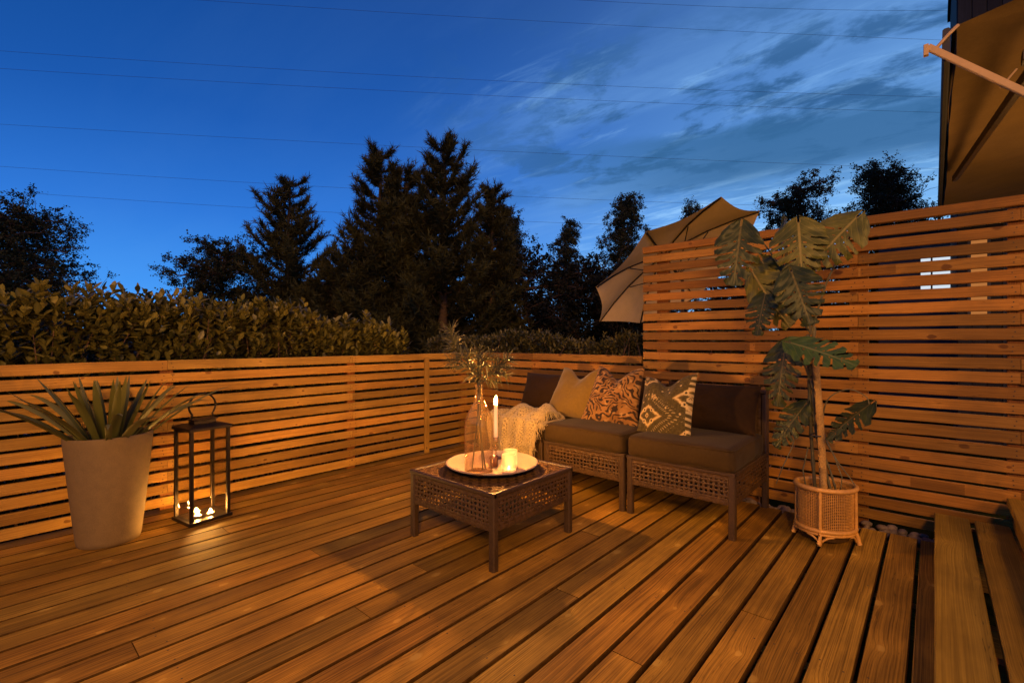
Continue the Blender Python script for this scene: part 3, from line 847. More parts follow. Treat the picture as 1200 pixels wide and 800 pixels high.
def flame(parent, p, h=.03, r=.006, mat='flame'):
    b = MB()
    b.lathe([(.0005, 0), (r * .7, h * .1), (r, h * .28), (r * .8, h * .52), (r * .4, h * .8), (.0004, h)], 14, p)
    return b.build('flame', M[mat], parent, smooth=True)
def candle_light(name, p, watt, rad=.012, col=(1.0, .50, .16)):
    l = bpy.data.lights.new(name, 'POINT'); l.energy = watt; l.color = col; l.shadow_soft_size = rad
    o = bpy.data.objects.new(name, l); o.location = p; COL.objects.link(o)
# taper candle in its glass holder
TC = (-1.848, 1.936)
ho = thing('candle_holder', 'slim glass candlestick behind the bottle vase', 'candlestick', (TC[0], TC[1], PZ))
b = MB()
b.lathe([(.001, .001), (.036, .001), (.038, .004), (.030, .009), (.010, .016), (.006, .03), (.0065, .045), (.012, .055), (.016, .062), (.013, .072), (.007, .08), (.009, .088), (.0155, .093), (.0165, .122), (.0155, .122), (.0125, .096), (.001, .095)], 32)
b.build('stem', M['holder'], ho, smooth=True)
ca = thing('taper_candle', 'lit slim white taper candle standing in the candlestick', 'candle', (TC[0], TC[1], PZ + .0965))
b = MB(); b.lathe([(.001, 0), (.0112, 0), (.0110, .08), (.0104, .185), (.0098, .206), (.0085, .211), (.004, .209), (.001, .208)], 24)
b.build('wax', M['wax'], ca, smooth=True)
b = MB(); b.tube([(0, 0, .206), (.0005, 0, .214), (.002, 0, .221)], .0011, 5); b.build('wick', M['wick'], ca)
flame(ca, (.001, 0, .214), .042, .0085)
# frosted votive glasses with tealights
def votive(x, y, label):
    r = thing('votive_glass', label, 'candle glass', (x, y, PZ), 0, 'frosted votive glasses on the plate')
    b = MB()
    b.lathe([(.001, .0006), (.033, .0006), (.0355, .004), (.036, .012), (.036, .094), (.0352, .0955), (.0335, .094), (.0335, .012), (.030, .008), (.001, .008)], 40)
    b.build('glass', M['frost'], r, smooth=True)
    return r
votive(-1.594, 1.765, 'front frosted votive glass with a glowing tealight in it')
votive(-1.652, 1.842, 'rear frosted votive glass half hidden behind the front one')
def tealight(p, label, group, fl=.017, mat='flame_votive'):
    r = thing('tealight', label, 'tealight', p, 0, group)
    b = MB(); b.lathe([(.001, 0), (.0188, 0), (.0192, .012), (.0186, .0125), (.0182, .0095)], 24); b.build('tin', M['tin'], r, smooth=True)
    b = MB(); b.lathe([(.0181, .0085), (.012, .0098), (.001, .0095)], 24); b.build('wax', M['glow_wax'], r, smooth=True)
    flame(r, (0, 0, .0105), fl, .0055 if mat == 'flame_votive' else .0075, mat)
tealight((-1.594, 1.765, PZ + .0085), 'lit tealight inside the front frosted votive glass', 'tealights in the votive glasses')
tealight((-1.652, 1.842, PZ + .0085), 'lit tealight inside the rear frosted votive glass', 'tealights in the votive glasses')
b = MB(); b.lathe([(.001, 0), (.019, 0), (.021, .004), (.0215, .052), (.0205, .053), (.019, .05), (.0175, .01), (.001, .008)], 28, (-1.742, 1.812, PZ))
tag(b.build('small_cup', M['brownglass'], smooth=True), 'small dark brown glass cup between the vase and the votive glasses', 'cup')

# ------------------------------------------------------------------ lantern
la = thing('lantern', 'tall black metal lantern with glass sides and ring handle standing by the fence', 'lantern', (-3.104, .781, 0), R(9))
w_, d_, hh = -.205, .215, .555     # local x runs towards the fence (negative), y along it
b = MB(); b.box((w_ - .008, -.008, 0.004), (.008, d_ + .008, .022), 1, .003); b.build('base', M['blackmetal'], la)
for lx in (w_ + .009, -.009):
    for ly in (.009, d_ - .009):
        b = MB(); b.box((lx - .009, ly - .009, .0221), (lx + .009, ly + .009, hh - .024), 2, .0015); b.build('corner_post', M['blackmetal'], la)
b = MB()
b.box((w_ - .008, -.008, hh - .0235), (.008, d_ + .008, hh - .006), 1, .003)
pr = [(w_ - .008, -.008), (.008, -.008), (.008, d_ + .008), (w_ - .008, d_ + .008)]
def frus(b, z0, z1, i0, i1):
    cx, cy = w_ / 2, d_ / 2
    A = [(cx + (x - cx) * i0, cy + (y - cy) * i0, z0) for x, y in pr]; B = [(cx + (x - cx) * i1, cy + (y - cy) * i1, z1) for x, y in pr]
    for k in range(4): b.quad([A[k], A[(k + 1) % 4], B[(k + 1) % 4], B[k]])
    b.quad(B)
frus(b, hh - .0058, hh + .006, .985, .62); b.build('roof', M['blackmetal'], la)
b = MB(); b.box((w_ / 2 - .038, d_ / 2 - .058, hh + .004), (w_ / 2 + .038, d_ / 2 + .058, hh + .028), 1, .003)
b.box((w_ / 2 - .046, d_ / 2 - .066, hh + .0285), (w_ / 2 + .046, d_ / 2 + .066, hh + .034), 1, .002); b.build('chimney_cap', M['blackmetal'], la)
b = MB(); cx, cy = w_ / 2, d_ / 2
b.tube([(cx, cy - .055, hh + .02), (cx, cy - .058, hh + .045)] + [(cx, cy + .072 * math.sin(a), hh + .107 - .072 * math.cos(a)) for a in [R(-48 - (264) * k / 28) for k in range(29)]] + [(cx, cy + .058, hh + .045), (cx, cy + .055, hh + .02)], .0055, 8)
b.build('handle', M['blackmetal'], la, smooth=True)
for (x0, x1, y0, y1) in ((w_ + .018, -.018, .006, .009), (w_ + .018, -.018, d_ - .009, d_ - .006), (w_ + .006, w_ + .009, .018, d_ - .018), (-.009, -.006, .018, d_ - .018)):
    b = MB(); b.box((x0, y0, .0225), (x1, y1, hh - .024), 2, .0004); b.build('glass_pane', M['pane'], la)
def lan(lx, ly): 
    a = R(9); return (-3.104 + lx * math.cos(a) - ly * math.sin(a), .781 + lx * math.sin(a) + ly * math.cos(a), .0222)
tealight(lan(-.075, .07), 'lit tealight in the lantern, closest to the planter', 'tealights on the lantern floor', .021, 'flame_lantern')
tealight(lan(-.065, .135), 'lit tealight in the lantern, at the side away from the planter', 'tealights on the lantern floor', .021, 'flame_lantern')
tealight(lan(-.155, .10), 'lit tealight in the lantern, at the back towards the fence', 'tealights on the lantern floor', .019, 'flame_lantern')

# ------------------------------------------------------------------ tall planter and spiky plant
PX, PY = -3.225, .45
b = MB()
b.lathe([(.001, .001), (.122, .001), (.130, .006), (.135, .03), (.160, .28), (.182, .52), (.185, .553), (.183, .559), (.171, .559), (.168, .548), (.165, .50)], 72, (PX, PY, 0), sx=.93, sy=1.0)
tag(b.build('planter', M['pot'], smooth=True), 'tall tapered stone grey planter in the left corner by the lantern', 'planter')
ag = thing('spiky_plant', 'rosette of long pointed green leaves growing in the tall stone planter', 'plant', (PX, PY, .505))
b = MB(); b.lathe([(.163, .012), (.10, .02), (.001, .025)], 30, sx=.93); b.build('soil', M['soil'], ag, smooth=True)
b = MB(); rs = random.Random(21); cols = []
def blade(az, el, L, W_, droop, base, tw):
    d = Vector((math.cos(az) * math.cos(el), math.sin(az) * math.cos(el), math.sin(el)))
    side = Vector((-math.sin(az), math.cos(az), 0)); side = (Matrix.Rotation(tw, 3, d) @ side)
    n = 14; L0, C0, R0 = [], [], []
    for i in range(n + 1):
        t_ = i / n
        p = Vector(base) + d * L * t_ + Vector((0, 0, -1)) * droop * L * t_ ** 2.4
        w = W_ * (.62 + .9 * t_ - .55 * t_ * t_) * (1 - t_ ** 3.5) + .0006
        nn = side.cross(d).normalized()
        L0.append(p - side * w + nn * w * .45); C0.append(p); R0.append(p + side * w + nn * w * .45)
    b.grid([L0, C0, R0]); v = rs.random()
    for row in (L0, C0, R0):
        for i in range(n + 1): cols.append((*([min(1, max(0, v * .55 + .35 * (i / n)))] * 3), 1))
for k in range(48):
    ring = k / 48
    el = R(86 - 50 * ring ** .8 + rs.uniform(-5, 5)); az = k * 2.39996 + rs.uniform(-.2, .2)
    L = .335 + .22 * ring ** .8 * rs.uniform(.85, 1.15); r0 = .02 + .12 * ring ** .9
    blade(az, el, L, rs.uniform(.015, .0225), .05 + .36 * ring * rs.uniform(.4, 1.3), (math.cos(az) * r0 * .85, math.sin(az) * r0, .012), rs.uniform(-.3, .3))
b.col = cols
b.build('leaves', M['yucca'], ag, smooth=True)

# ------------------------------------------------------------------ rattan basket and monstera
BX, BY = -.428, 2.965
bk = thing('rattan_basket', 'honey coloured rattan plant basket on curled cane feet', 'basket', (BX, BY, 0), R(40))
ex, ey = 1.08, .94
b = MB()
def cane_ring(b, r, z, tr, n=40):
    pts = [(r * ex * math.cos(2 * PI * k / n), r * ey * math.sin(2 * PI * k / n), z) for k in range(n + 1)]
    b.tube(pts, tr, 8, caps=False)
cane_ring(b, .129, .286, .0125); b.build('top_rim', M['cane'], bk, smooth=True)
b = MB(); cane_ring(b, .127, .077, .011); cane_ring(b, .125, .06, .008); b.build('base_ring', M['cane'], bk, smooth=True)
b = MB()
for k in range(88):
    a = 2 * PI * k / 88
    b.tube([(.119 * ex * math.cos(a), .119 * ey * math.sin(a), z) for z in (.075, .18, .286)], .0017, 4, caps=False)
for k in range(25):
    z = .088 + k * .0078
    rr = .1195 + (.0012 if k % 2 else -.0012)
    pts = [(rr * ex * math.cos(2 * PI * j / 60), rr * ey * math.sin(2 * PI * j / 60), z) for j in range(61)]
    b.tube(pts, .0017, 4, caps=False)
b.build('cane_webbing', M['cane'], bk, smooth=True)
FA = [R(a) for a in (-128, -38, 52, 142)]
for a in FA:
    b = MB(); c_, s_ = math.cos(a) * ex, math.sin(a) * ey
    b.tube([(.126 * c_, .126 * s_, .285), (.127 * c_, .127 * s_, .18), (.128 * c_, .128 * s_, .06)], .0085, 8); b.build('upright', M['cane'], bk, smooth=True)
    b = MB()
    b.tube([(.128 * c_, .128 * s_, .062), (.136 * c_, .136 * s_, .035), (.139 * c_, .139 * s_, .014), (.142 * c_, .142 * s_, .0062)], [.010, .0105, .0115, .013], 8)
    for sg in (-1, 1):
        b.tube([((.128 + .0 * q) * ex * math.cos(a + sg * q * .45), .128 * ey * math.sin(a + sg * q * .45), .012 + .042 * math.sin(q * PI / 2) ** .7) for q in (0.05, .25, .5, .75, 1)], .0055, 6)
    b.build('foot', M['cane'], bk, smooth=True)
b = MB(); b.lathe([(.1, .02), (.112, .07), (.112, .24)], 32, sx=ex, sy=ey); b.build('inner_liner', M['rattan_frame'], bk, smooth=True)

mo = thing('monstera', 'tall monstera with split leaves tied to a coir pole in the rattan basket', 'plant', (BX, BY, .24))
O = Vector((BX, BY, .24))
b = MB(); b.lathe([(.111, 0), (.05, .008), (.001, .012)], 24); b.build('soil', M['soil'], mo, smooth=True)
b = MB(); pole = [(-.428, 2.915, .23), (-.434, 2.913, .45), (-.447, 2.912, .70), (-.466, 2.915, .955)]
b.tube([Vector(p) - O for p in pole], [.0175, .017, .0165, .016], 12); b.build('coir_pole', M['coir'], mo, smooth=True)

def mon_leaf(base, tip, nrm, width, mat, droop=.12, fold=.18, sd=0, splits=5, cup=0.0):
    """Split heart-shaped leaf as one mesh: base -> tip, nrm = where the upper face looks."""
    r_ = random.Random(sd)
    base = Vector(base) - O; tip = Vector(tip) - O
    ax = tip - base; L = ax.length; ax.normalize()
    nrm = Vector(nrm); nrm = (nrm - ax * nrm.dot(ax)).normalized(); side = ax.cross(nrm).normalized()
    b = MB()
    NT_, NS = 88, 9
    def hw(t_):   # half width
        if t_ < 0: return 0
        return width * .5 * (min(1, ((t_ + .16) / .30)) ** .6) * (1 - max(0, (t_ - .22) / .80) ** 1.9)
    slits = {}
    for s in (-1, 1):
        slits[s] = []
        for k in range(splits):
            c = .20 + (k + .5 + r_.uniform(-.2, .2)) / splits * .66
            slits[s].append((c, r_.uniform(.017, .034), r_.uniform(.20, .42)))
    for s in (-1, 1):
        rows = []
        for i in range(NT_ + 1):
            t_ = -.16 + 1.16 * i / NT_
            row = []
            h = hw(t_) if t_ >= 0 else width * .5 * (max(0, (t_ + .16) / .30)) ** .55
            for j in range(NS + 1):
                q = j / NS
                off = q * h
                if t_ < 0:   # basal lobes stay off the midrib
                    off = (.05 + .95 * q) * h + (-t_) * .10 * width
                a = t_ + (q * .14 - q * q * .02) * (1 if t_ > .05 else max(0, .6 + t_))     # veins sweep forward
                a = min(a, 1.0 + .02 * (1 - q))
                x = off * s; y = a * L
                z = -droop * L * max(0, a) ** 2 + fold * off * (1 - .5 * q) - cup * off * q * 1.0
                z += .004 * math.sin(t_ * PI * 11) * q + mnoise.noise(Vector((t_ * 3 + sd, q * 2, s))) * .016 * q
                row.append(base + side * x + ax * y + nrm * z)
            rows.append(row)
        for i in range(NT_):
            tm = -.16 + 1.16 * (i + .5) / NT_
            for j in range(NS):
                q = (j + .5) / NS
                cut = False
                for (c, hwid, inn) in slits[s]:
                    open_ = hwid * (.4 + .85 * (q - inn) / (1 - inn)) if q > inn else 0
                    if abs(tm - c) < open_: cut = True
                    if abs(tm - (c - .03)) < .010 and .16 < q < .26: cut = True     # small holes by the midrib
                if cut: continue
                P4 = [rows[i][j], rows[i + 1][j], rows[i + 1][j + 1], rows[i][j + 1]]
                U4 = [(.5 + s * jj / NS * .5, -.16 + 1.16 * ii / NT_) for ii, jj in ((i, j), (i + 1, j), (i + 1, j + 1), (i, j + 1))]
                if s > 0: P4.reverse(); U4.reverse()
                b.quad(P4, U4)
    o = b.build('leaf', mat, mo, smooth=True)
    import bmesh
    bm = bmesh.new(); bm.from_mesh(o.data); bmesh.ops.remove_doubles(bm, verts=bm.verts, dist=.0003); bm.to_mesh(o.data); bm.free()
    return o
def petiole(pts, r=.0045):
    P_ = [Vector(p) - O for p in pts]
    # smooth through the points
    out = []
    for i in range(len(P_) - 1):
        p0, p1, p2, p3 = P_[max(i - 1, 0)], P_[i], P_[i + 1], P_[min(i + 2, len(P_) - 1)]
        for k in range(6):
            t_ = k / 6
            out.append(.5 * ((2 * p1) + (p2 - p0) * t_ + (2 * p0 - 5 * p1 + 4 * p2 - p3) * t_ * t_ + (-p0 + 3 * p1 - 3 * p2 + p3) * t_ ** 3))
    out.append(P_[-1])
    b = MB(); b.tube(out, [r * (1.2 - .5 * k / (len(out) - 1)) for k in range(len(out))], 7)
    b.build('petiole', M['stem'], mo, smooth=True)
HUB = (-.49, 2.95, 1.08)
mon_leaf((-.615, 2.94, 1.70), (-.60, 2.90, 1.44), (-.85, -.45, .2), .16, M['mon_olive'], .05, .2, 11)
petiole([HUB, (-.56, 2.96, 1.42), (-.60, 2.97, 1.65), (-.615, 2.94, 1.70)], .004)
mon_leaf((-.70, 2.90, 1.30), (-.735, 2.84, 1.08), (-.2, -.95, .1), .17, M['mon_dark'], .1, .15, 12)
petiole([HUB, (-.60, 2.95, 1.25), (-.68, 2.94, 1.33), (-.70, 2.90, 1.30)], .0035)
V_ = Vector((.3, -.95, .1))
mon_leaf((-.815, 2.86, 1.69), (-.83, 2.78, 1.36), (.30, -.9, .35), .25, M['mon_dark'], .10, .10, 1)
petiole([HUB, (-.62, 2.93, 1.42), (-.76, 2.92, 1.66), (-.815, 2.86, 1.69)])
mon_leaf((-.775, 2.93, 1.44), (-.60, 2.84, 1.12), (-.5, -.75, .15), .25, M['mon_olive'], .14, -.18, 2)
petiole([HUB, (-.60, 2.96, 1.36), (-.72, 2.97, 1.47), (-.775, 2.93, 1.44)])
mon_leaf((-.55, 2.79, 1.40), (-.455, 2.72, 1.14), (.05, -.9, .45), .225, M['mon_dark'], .18, .12, 3)
petiole([HUB, (-.535, 2.90, 1.28), (-.56, 2.85, 1.40), (-.55, 2.79, 1.40)])
mon_leaf((-.735, 2.98, 1.50), (-.59, 2.93, 1.17), (-.55, -.75, .2), .21, M['mon_olive'], .12, -.15, 4)
petiole([HUB, (-.59, 2.97, 1.38), (-.69, 2.99, 1.52), (-.735, 2.98, 1.50)])
mon_leaf((-.53, 2.85, 1.665), (-.50, 2.76, 1.40), (.12, -.93, .4), .285, M['mon_olive'], .20, .0, 5, cup=.22)
petiole([HUB, (-.515, 2.93, 1.38), (-.53, 2.90, 1.60), (-.53, 2.85, 1.665)], .0055)
mon_leaf((-.285, 2.88, 1.655), (-.475, 2.82, 1.44), (.15, -.92, .4), .25, M['mon_olive'], .16, .05, 6, cup=.2)
petiole([HUB, (-.42, 2.95, 1.35), (-.32, 2.94, 1.57), (-.285, 2.88, 1.655)], .005)
mon_leaf((-.545, 2.74, 1.035), (-.265, 2.68, .955), (.05, -.55, .85), .235, M['mon_green'], .10, -.08, 7)
petiole([(-.468, 2.955, .80), (-.51, 2.90, .98), (-.56, 2.80, 1.055), (-.545, 2.74, 1.035)])
mon_leaf((-.595, 2.88, 1.02), (-.635, 2.82, .70), (-.2, -.95, .2), .20, M['mon_dark'], .12, .1, 8, 6)
petiole([(-.46, 2.95, .72), (-.53, 2.93, .95), (-.585, 2.92, 1.035), (-.595, 2.88, 1.02)])
mon_leaf((-.515, 2.93, .70), (-.655, 2.86, .48), (-.3, -.9, .3), .16, M['mon_dark'], .15, .1, 9)
petiole([(-.44, 2.95, .45), (-.47, 2.94, .62), (-.505, 2.95, .71), (-.515, 2.93, .70)], .0035)
mon_leaf((-.235, 2.89, .735), (-.415, 2.83, .565), (-.35, -.60, .70), .17, M['mon_dark'], .12, -.25, 10)
petiole([(-.44, 2.95, .50), (-.42, 2.92, .72), (-.33, 2.90, .80), (-.255, 2.90, .775), (-.235, 2.89, .735)], .0032)
# main stems and hanging aerial roots
for pts, r in (([(-.475, 2.97, .25), (-.49, 2.965, .5), (-.50, 2.96, .8), (-.505, 2.96, 1.08)], .009), ([(-.40, 2.955, .25), (-.44, 2.96, .42), (-.478, 2.955, .62), (-.483, 2.955, .95), (-.475, 2.95, 1.12)], .0085), ([(-.375, 2.96, .25), (-.405, 2.96, .36), (-.47, 2.965, .55)], .006)):
    b = MB(); n_ = 26; P_ = []
    for k in range(n_ + 1):
        f = k / n_ * (len(pts) - 1); i = min(int(f), len(pts) - 2); P_.append(Vector(pts[i]).lerp(Vector(pts[i + 1]), f - i) - O)
    b.tube(P_, [r * (1.25 if k % 5 == 0 else .9) for k in range(n_ + 1)], 8); b.build('stem', M['stem'], mo, smooth=True)
for pts in ([(-.545, 2.93, .60), (-.57, 2.90, .47), (-.61, 2.87, .36), (-.635, 2.85, .275)], [(-.42, 2.93, .52), (-.36, 2.90, .42), (-.31, 2.88, .36), (-.29, 2.87, .33)], [(-.43, 2.92, .56), (-.38, 2.89, .46), (-.345, 2.88, .36), (-.355, 2.90, .26)], [(-.50, 2.93, .48), (-.52, 2.91, .36), (-.505, 2.9, .27)]):
    b = MB(); b.tube([Vector(p) - O for p in pts], [.0036, .0034, .003, .0024][:len(pts)], 6); b.build('aerial_root', M['stem'], mo, smooth=True)
b = MB(); b.tube([Vector((-.457 + .030 * math.cos(a), 2.935 + .048 * math.sin(a), .55)) - O for a in [2 * PI * k / 20 for k in range(21)]], .004, 6); b.build('tie', M['darkpaint'], mo, smooth=True)

# ------------------------------------------------------------------ hedges
def hedge(name, label, x0, x1, y0, y1, top, n_shoots, leaf_l, leaf_w, mat, sd, tops, leaves=(9, 13), facing=(1, 0)):
    rs = np.random.default_rng(sd); r_ = random.Random(sd)
    root = thing(name, label, 'hedge', ((x0 + x1) / 2, (y0 + y1) / 2, -.4)); o = Vector(root.location)
    V, F, T = [], [], []
    b = MB()
    def leaf(p, d, l, w, up, tint):
        d = d.normalized(); side = d.cross(up)
        if side.length < 1e-3: side = d.orthogonal()
        side.normalize(); nn = side.cross(d)
        i0 = len(V); cv = r_.uniform(-.05, .22) * l
        st = ((0, .08), (.28, .85), (.58, 1.0), (.84, .6), (1, .04))
        for (t_, ww) in st:
            c = p + d * l * t_ - nn * cv * t_ * t_
            V.extend([c - side * w * ww * .5 + nn * w * .16 * ww, c, c + side * w * ww * .5 + nn * w * .16 * ww])
            T.extend([tint * .9, tint + .12, tint])
        for k in range(4):
            a = i0 + k * 3
            F.append((a, a + 1, a + 4, a + 3)); F.append((a + 1, a + 2, a + 5, a + 4))
    for s in range(n_shoots):
        x = r_.uniform(x0, x1); y = r_.uniform(y0, y1)
        # more of them near the lit face
        if facing[0] and r_.random() < .6: x = (x1 if facing[0] > 0 else x0) - facing[0] * abs(r_.gauss(0, .10))
        if facing[1] and r_.random() < .6: y = (y1 if facing[1] > 0 else y0) - facing[1] * abs(r_.gauss(0, .12))
        tp = tops(x, y) + mnoise.noise(Vector((x * 2.2, y * 2.2, sd))) * .11 + abs(r_.gauss(0, .045)) - .02
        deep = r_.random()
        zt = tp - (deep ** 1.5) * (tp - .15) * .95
        out = Vector((facing[0] * r_.uniform(-.2, .8), facing[1] * r_.uniform(-.2, .8), 0)) + Vector((r_.uniform(-.5, .5), r_.uniform(-.5, .5), r_.uniform(.7, 1.4)))
        d = out.normalized(); L = r_.uniform(.16, .30) * (leaf_l / .085)
        p0 = Vector((x, y, zt)) - d * L
        if s % 3 == 0 and (not facing[0] or p0.x - d.x * .25 < -3.66): b.tube([p0 - o - d * .25, p0 - o, p0 + d * L - o], [.0042, .003, .0016], 5)
        nl = r_.randint(*leaves); ph = r_.random() * 6
        dark = .08 + .92 * (1 - deep) ** 1.3  # lower leaves tinted darker, painting in the shade inside the hedge
        for k in range(nl):
            t_ = .15 + .85 * k / nl; a = ph + k * 2.4
            sd_ = d.orthogonal().normalized(); sd_ = Matrix.Rotation(a, 3, d) @ sd_
            ld = sd_ * (1.15 - .75 * t_) + d * (.35 + .55 * t_)
            l = leaf_l * r_.uniform(.65, 1.2) * (1 - .25 * (t_ > .92)); w = leaf_w * r_.uniform(.8, 1.2)
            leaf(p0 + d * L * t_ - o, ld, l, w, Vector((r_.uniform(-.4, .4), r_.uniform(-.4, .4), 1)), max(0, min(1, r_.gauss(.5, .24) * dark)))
    soup('foliage', [tuple(v) for v in V], F, mat, root, T, smooth=True)
    # woody stems from the ground
    n_st = int((abs(x1 - x0) + abs(y1 - y0)) * 7)
    for k in range(n_st):
        x, y = r_.uniform(x0, x1 - .16 * (facing[0] > 0)), r_.uniform(y0, y1); p = Vector((x, y, -.4)); pts = [p - o]
        for q in range(6):
            p = p + Vector((r_.uniform(-.04, .02) if facing[0] else r_.uniform(-.08, .08), r_.uniform(-.08, .08), (tops(x, y) + .2) / 6)); pts.append(p - o)
        b.tube(pts, [.010 - .0013 * q for q in range(7)], 5)
    b.build('branches', M['twig'], root, smooth=True)
    return root
def tops_left(x, y): return 1.27 - .06 * (1 - sm(-.2, .9, y)) + .05 * math.sin(y * 1.7 + 1) - .13 * sm(1.5, 2.8, y) + .05 * sm(.2, 1.6, y) * (1 - sm(1.6, 2.6, y))
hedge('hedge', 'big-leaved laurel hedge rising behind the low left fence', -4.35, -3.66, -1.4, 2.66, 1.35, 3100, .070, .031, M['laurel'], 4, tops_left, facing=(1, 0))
hedge('hedge', 'darker small-leaved hedge running behind the back fence towards the parasol', -7.2, -1.2, 5.6, 6.3, 1.2, 3300, .065, .030, M['laurel_far'], 9, lambda x, y: 1.10 + .05 * math.sin(x * 2.1), (8, 11), (0, -1))

# ------------------------------------------------------------------ trees
def pts_to_soup_tufts(rs, centers, dirs, nper, length, width, tint):
    """needle brushes: thin triangles round each direction"""
    n = len(centers)
    C = np.repeat(centers, nper, 0); D = np.repeat(dirs, nper, 0)
    rnd_ = rs.normal(size=(n * nper, 3)); d = D * 1.1 + rnd_ * .74; d /= np.linalg.norm(d, axis=1)[:, None]
    s = np.cross(d, rs.normal(size=(n * nper, 3))); s /= np.linalg.norm(s, axis=1)[:, None] + 1e-9
    l = length * rs.uniform(.55, 1.15, (n * nper, 1)); w = width
    st = C + D * length * rs.uniform(-.8, .3, (n * nper, 1))
    V = np.empty((n * nper, 3, 3)); V[:, 0] = st - s * w; V[:, 1] = st + s * w; V[:, 2] = st + d * l
    T = np.repeat(np.repeat(tint, nper), 3) + rs.normal(0, .10, n * nper * 3)
    return V.reshape(-1, 3), np.arange(n * nper * 3).reshape(-1, 3), np.clip(T, 0, 1)

def conifer(name, label, x, y, h, rad, sd, leaders=((0, 0, 1.0),), lowest=.12, dens=1.0, group='conifers beyond the hedge'):
    r_ = random.Random(sd); rs = np.random.default_rng(sd)
    root = thing(name, label, 'tree', (x, y, -.4), 0, group)
    tb_ = MB(); C, D, T = [], [], []
    H = h + .4
    for (ox, oy, hs) in leaders:
        hh_ = H * hs
        ln = Vector((ox, oy, 0))
        tr = [ln * min(1, k / 4) + Vector((.05 * math.sin(k), .05 * math.cos(k * 1.3), hh_ * k / 10)) for k in range(11)]
        tb_.tube(tr, [.16 * (h / 6) * (1 - k / 10.4) + .012 for k in range(11)], 8)
        z = hh_ * lowest
        while z < hh_ * .985:
            f = z / hh_
            prof = (1 - f) ** .62 * min(1, .75 + (f - lowest) * 1.6)
            nb = r_.randint(4, 6) if f < .85 else 3
            a0 = r_.random() * 6.28
            base = ln * min(1, f * 2.5)
            for k in range(nb):
                a = a0 + 6.283 * k / nb + r_.uniform(-.35, .35)
                L = rad * prof * r_.uniform(.6, 1.15) * (1 + .75 * mnoise.noise(Vector((math.cos(a) * 1.3 + sd, math.sin(a) * 1.3, z * 1.1)))) + .12
                rise = r_.uniform(.05, .45) + .5 * f
                p = base + Vector((0, 0, z)); d = Vector((math.cos(a), math.sin(a), rise * .35)).normalized()
                bp = [p.copy()]; ns = max(3, int(L / .22))
                for q in range(ns):
                    d = (d + Vector((r_.uniform(-.16, .16), r_.uniform(-.16, .16), .10 + .10 * rise))).normalized(); p = p + d * L / ns; bp.append(p.copy())
                    if q >= 0:
                        for sgn in range(max(1, int(5.4 * dens))):
                            if r_.random() < .16: continue
                            sa = r_.uniform(-1, 1) * 1.15
                            bd = (Matrix.Rotation(sa, 3, 'Z') @ d); bd = Vector((bd.x, bd.y, bd.z * .5 + r_.uniform(.05, .6))).normalized()
                            bl = r_.uniform(.12, .46) * (.6 + .6 * (1 - f))
                            for m_ in range(1, 3):
                                c = p + bd * bl * m_ / 2
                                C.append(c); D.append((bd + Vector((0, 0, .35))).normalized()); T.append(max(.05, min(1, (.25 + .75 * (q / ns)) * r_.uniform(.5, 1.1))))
                C.append(p); D.append((d + Vector((0, 0, .4))).normalized()); T.append(r_.uniform(.6, 1))
                tb_.tube(bp, [.028 * (1 - i / (len(bp) + .3)) + .004 for i in range(len(bp))], 4, caps=False)
            z += r_.uniform(.22, .42) * (H / 7)
        for m_ in range(12):
            C.append(tr[-1] - Vector((0, 0, .05 * m_))); D.append(Vector((r_.uniform(-.4, .4), r_.uniform(-.4, .4), 1)).normalized()); T.append(.6)
    tb_.build('trunk', M['bark'], root, smooth=True)
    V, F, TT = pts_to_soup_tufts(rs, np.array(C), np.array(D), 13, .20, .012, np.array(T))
    soup('crown', V, F, M['pine'], root, TT)
    return root

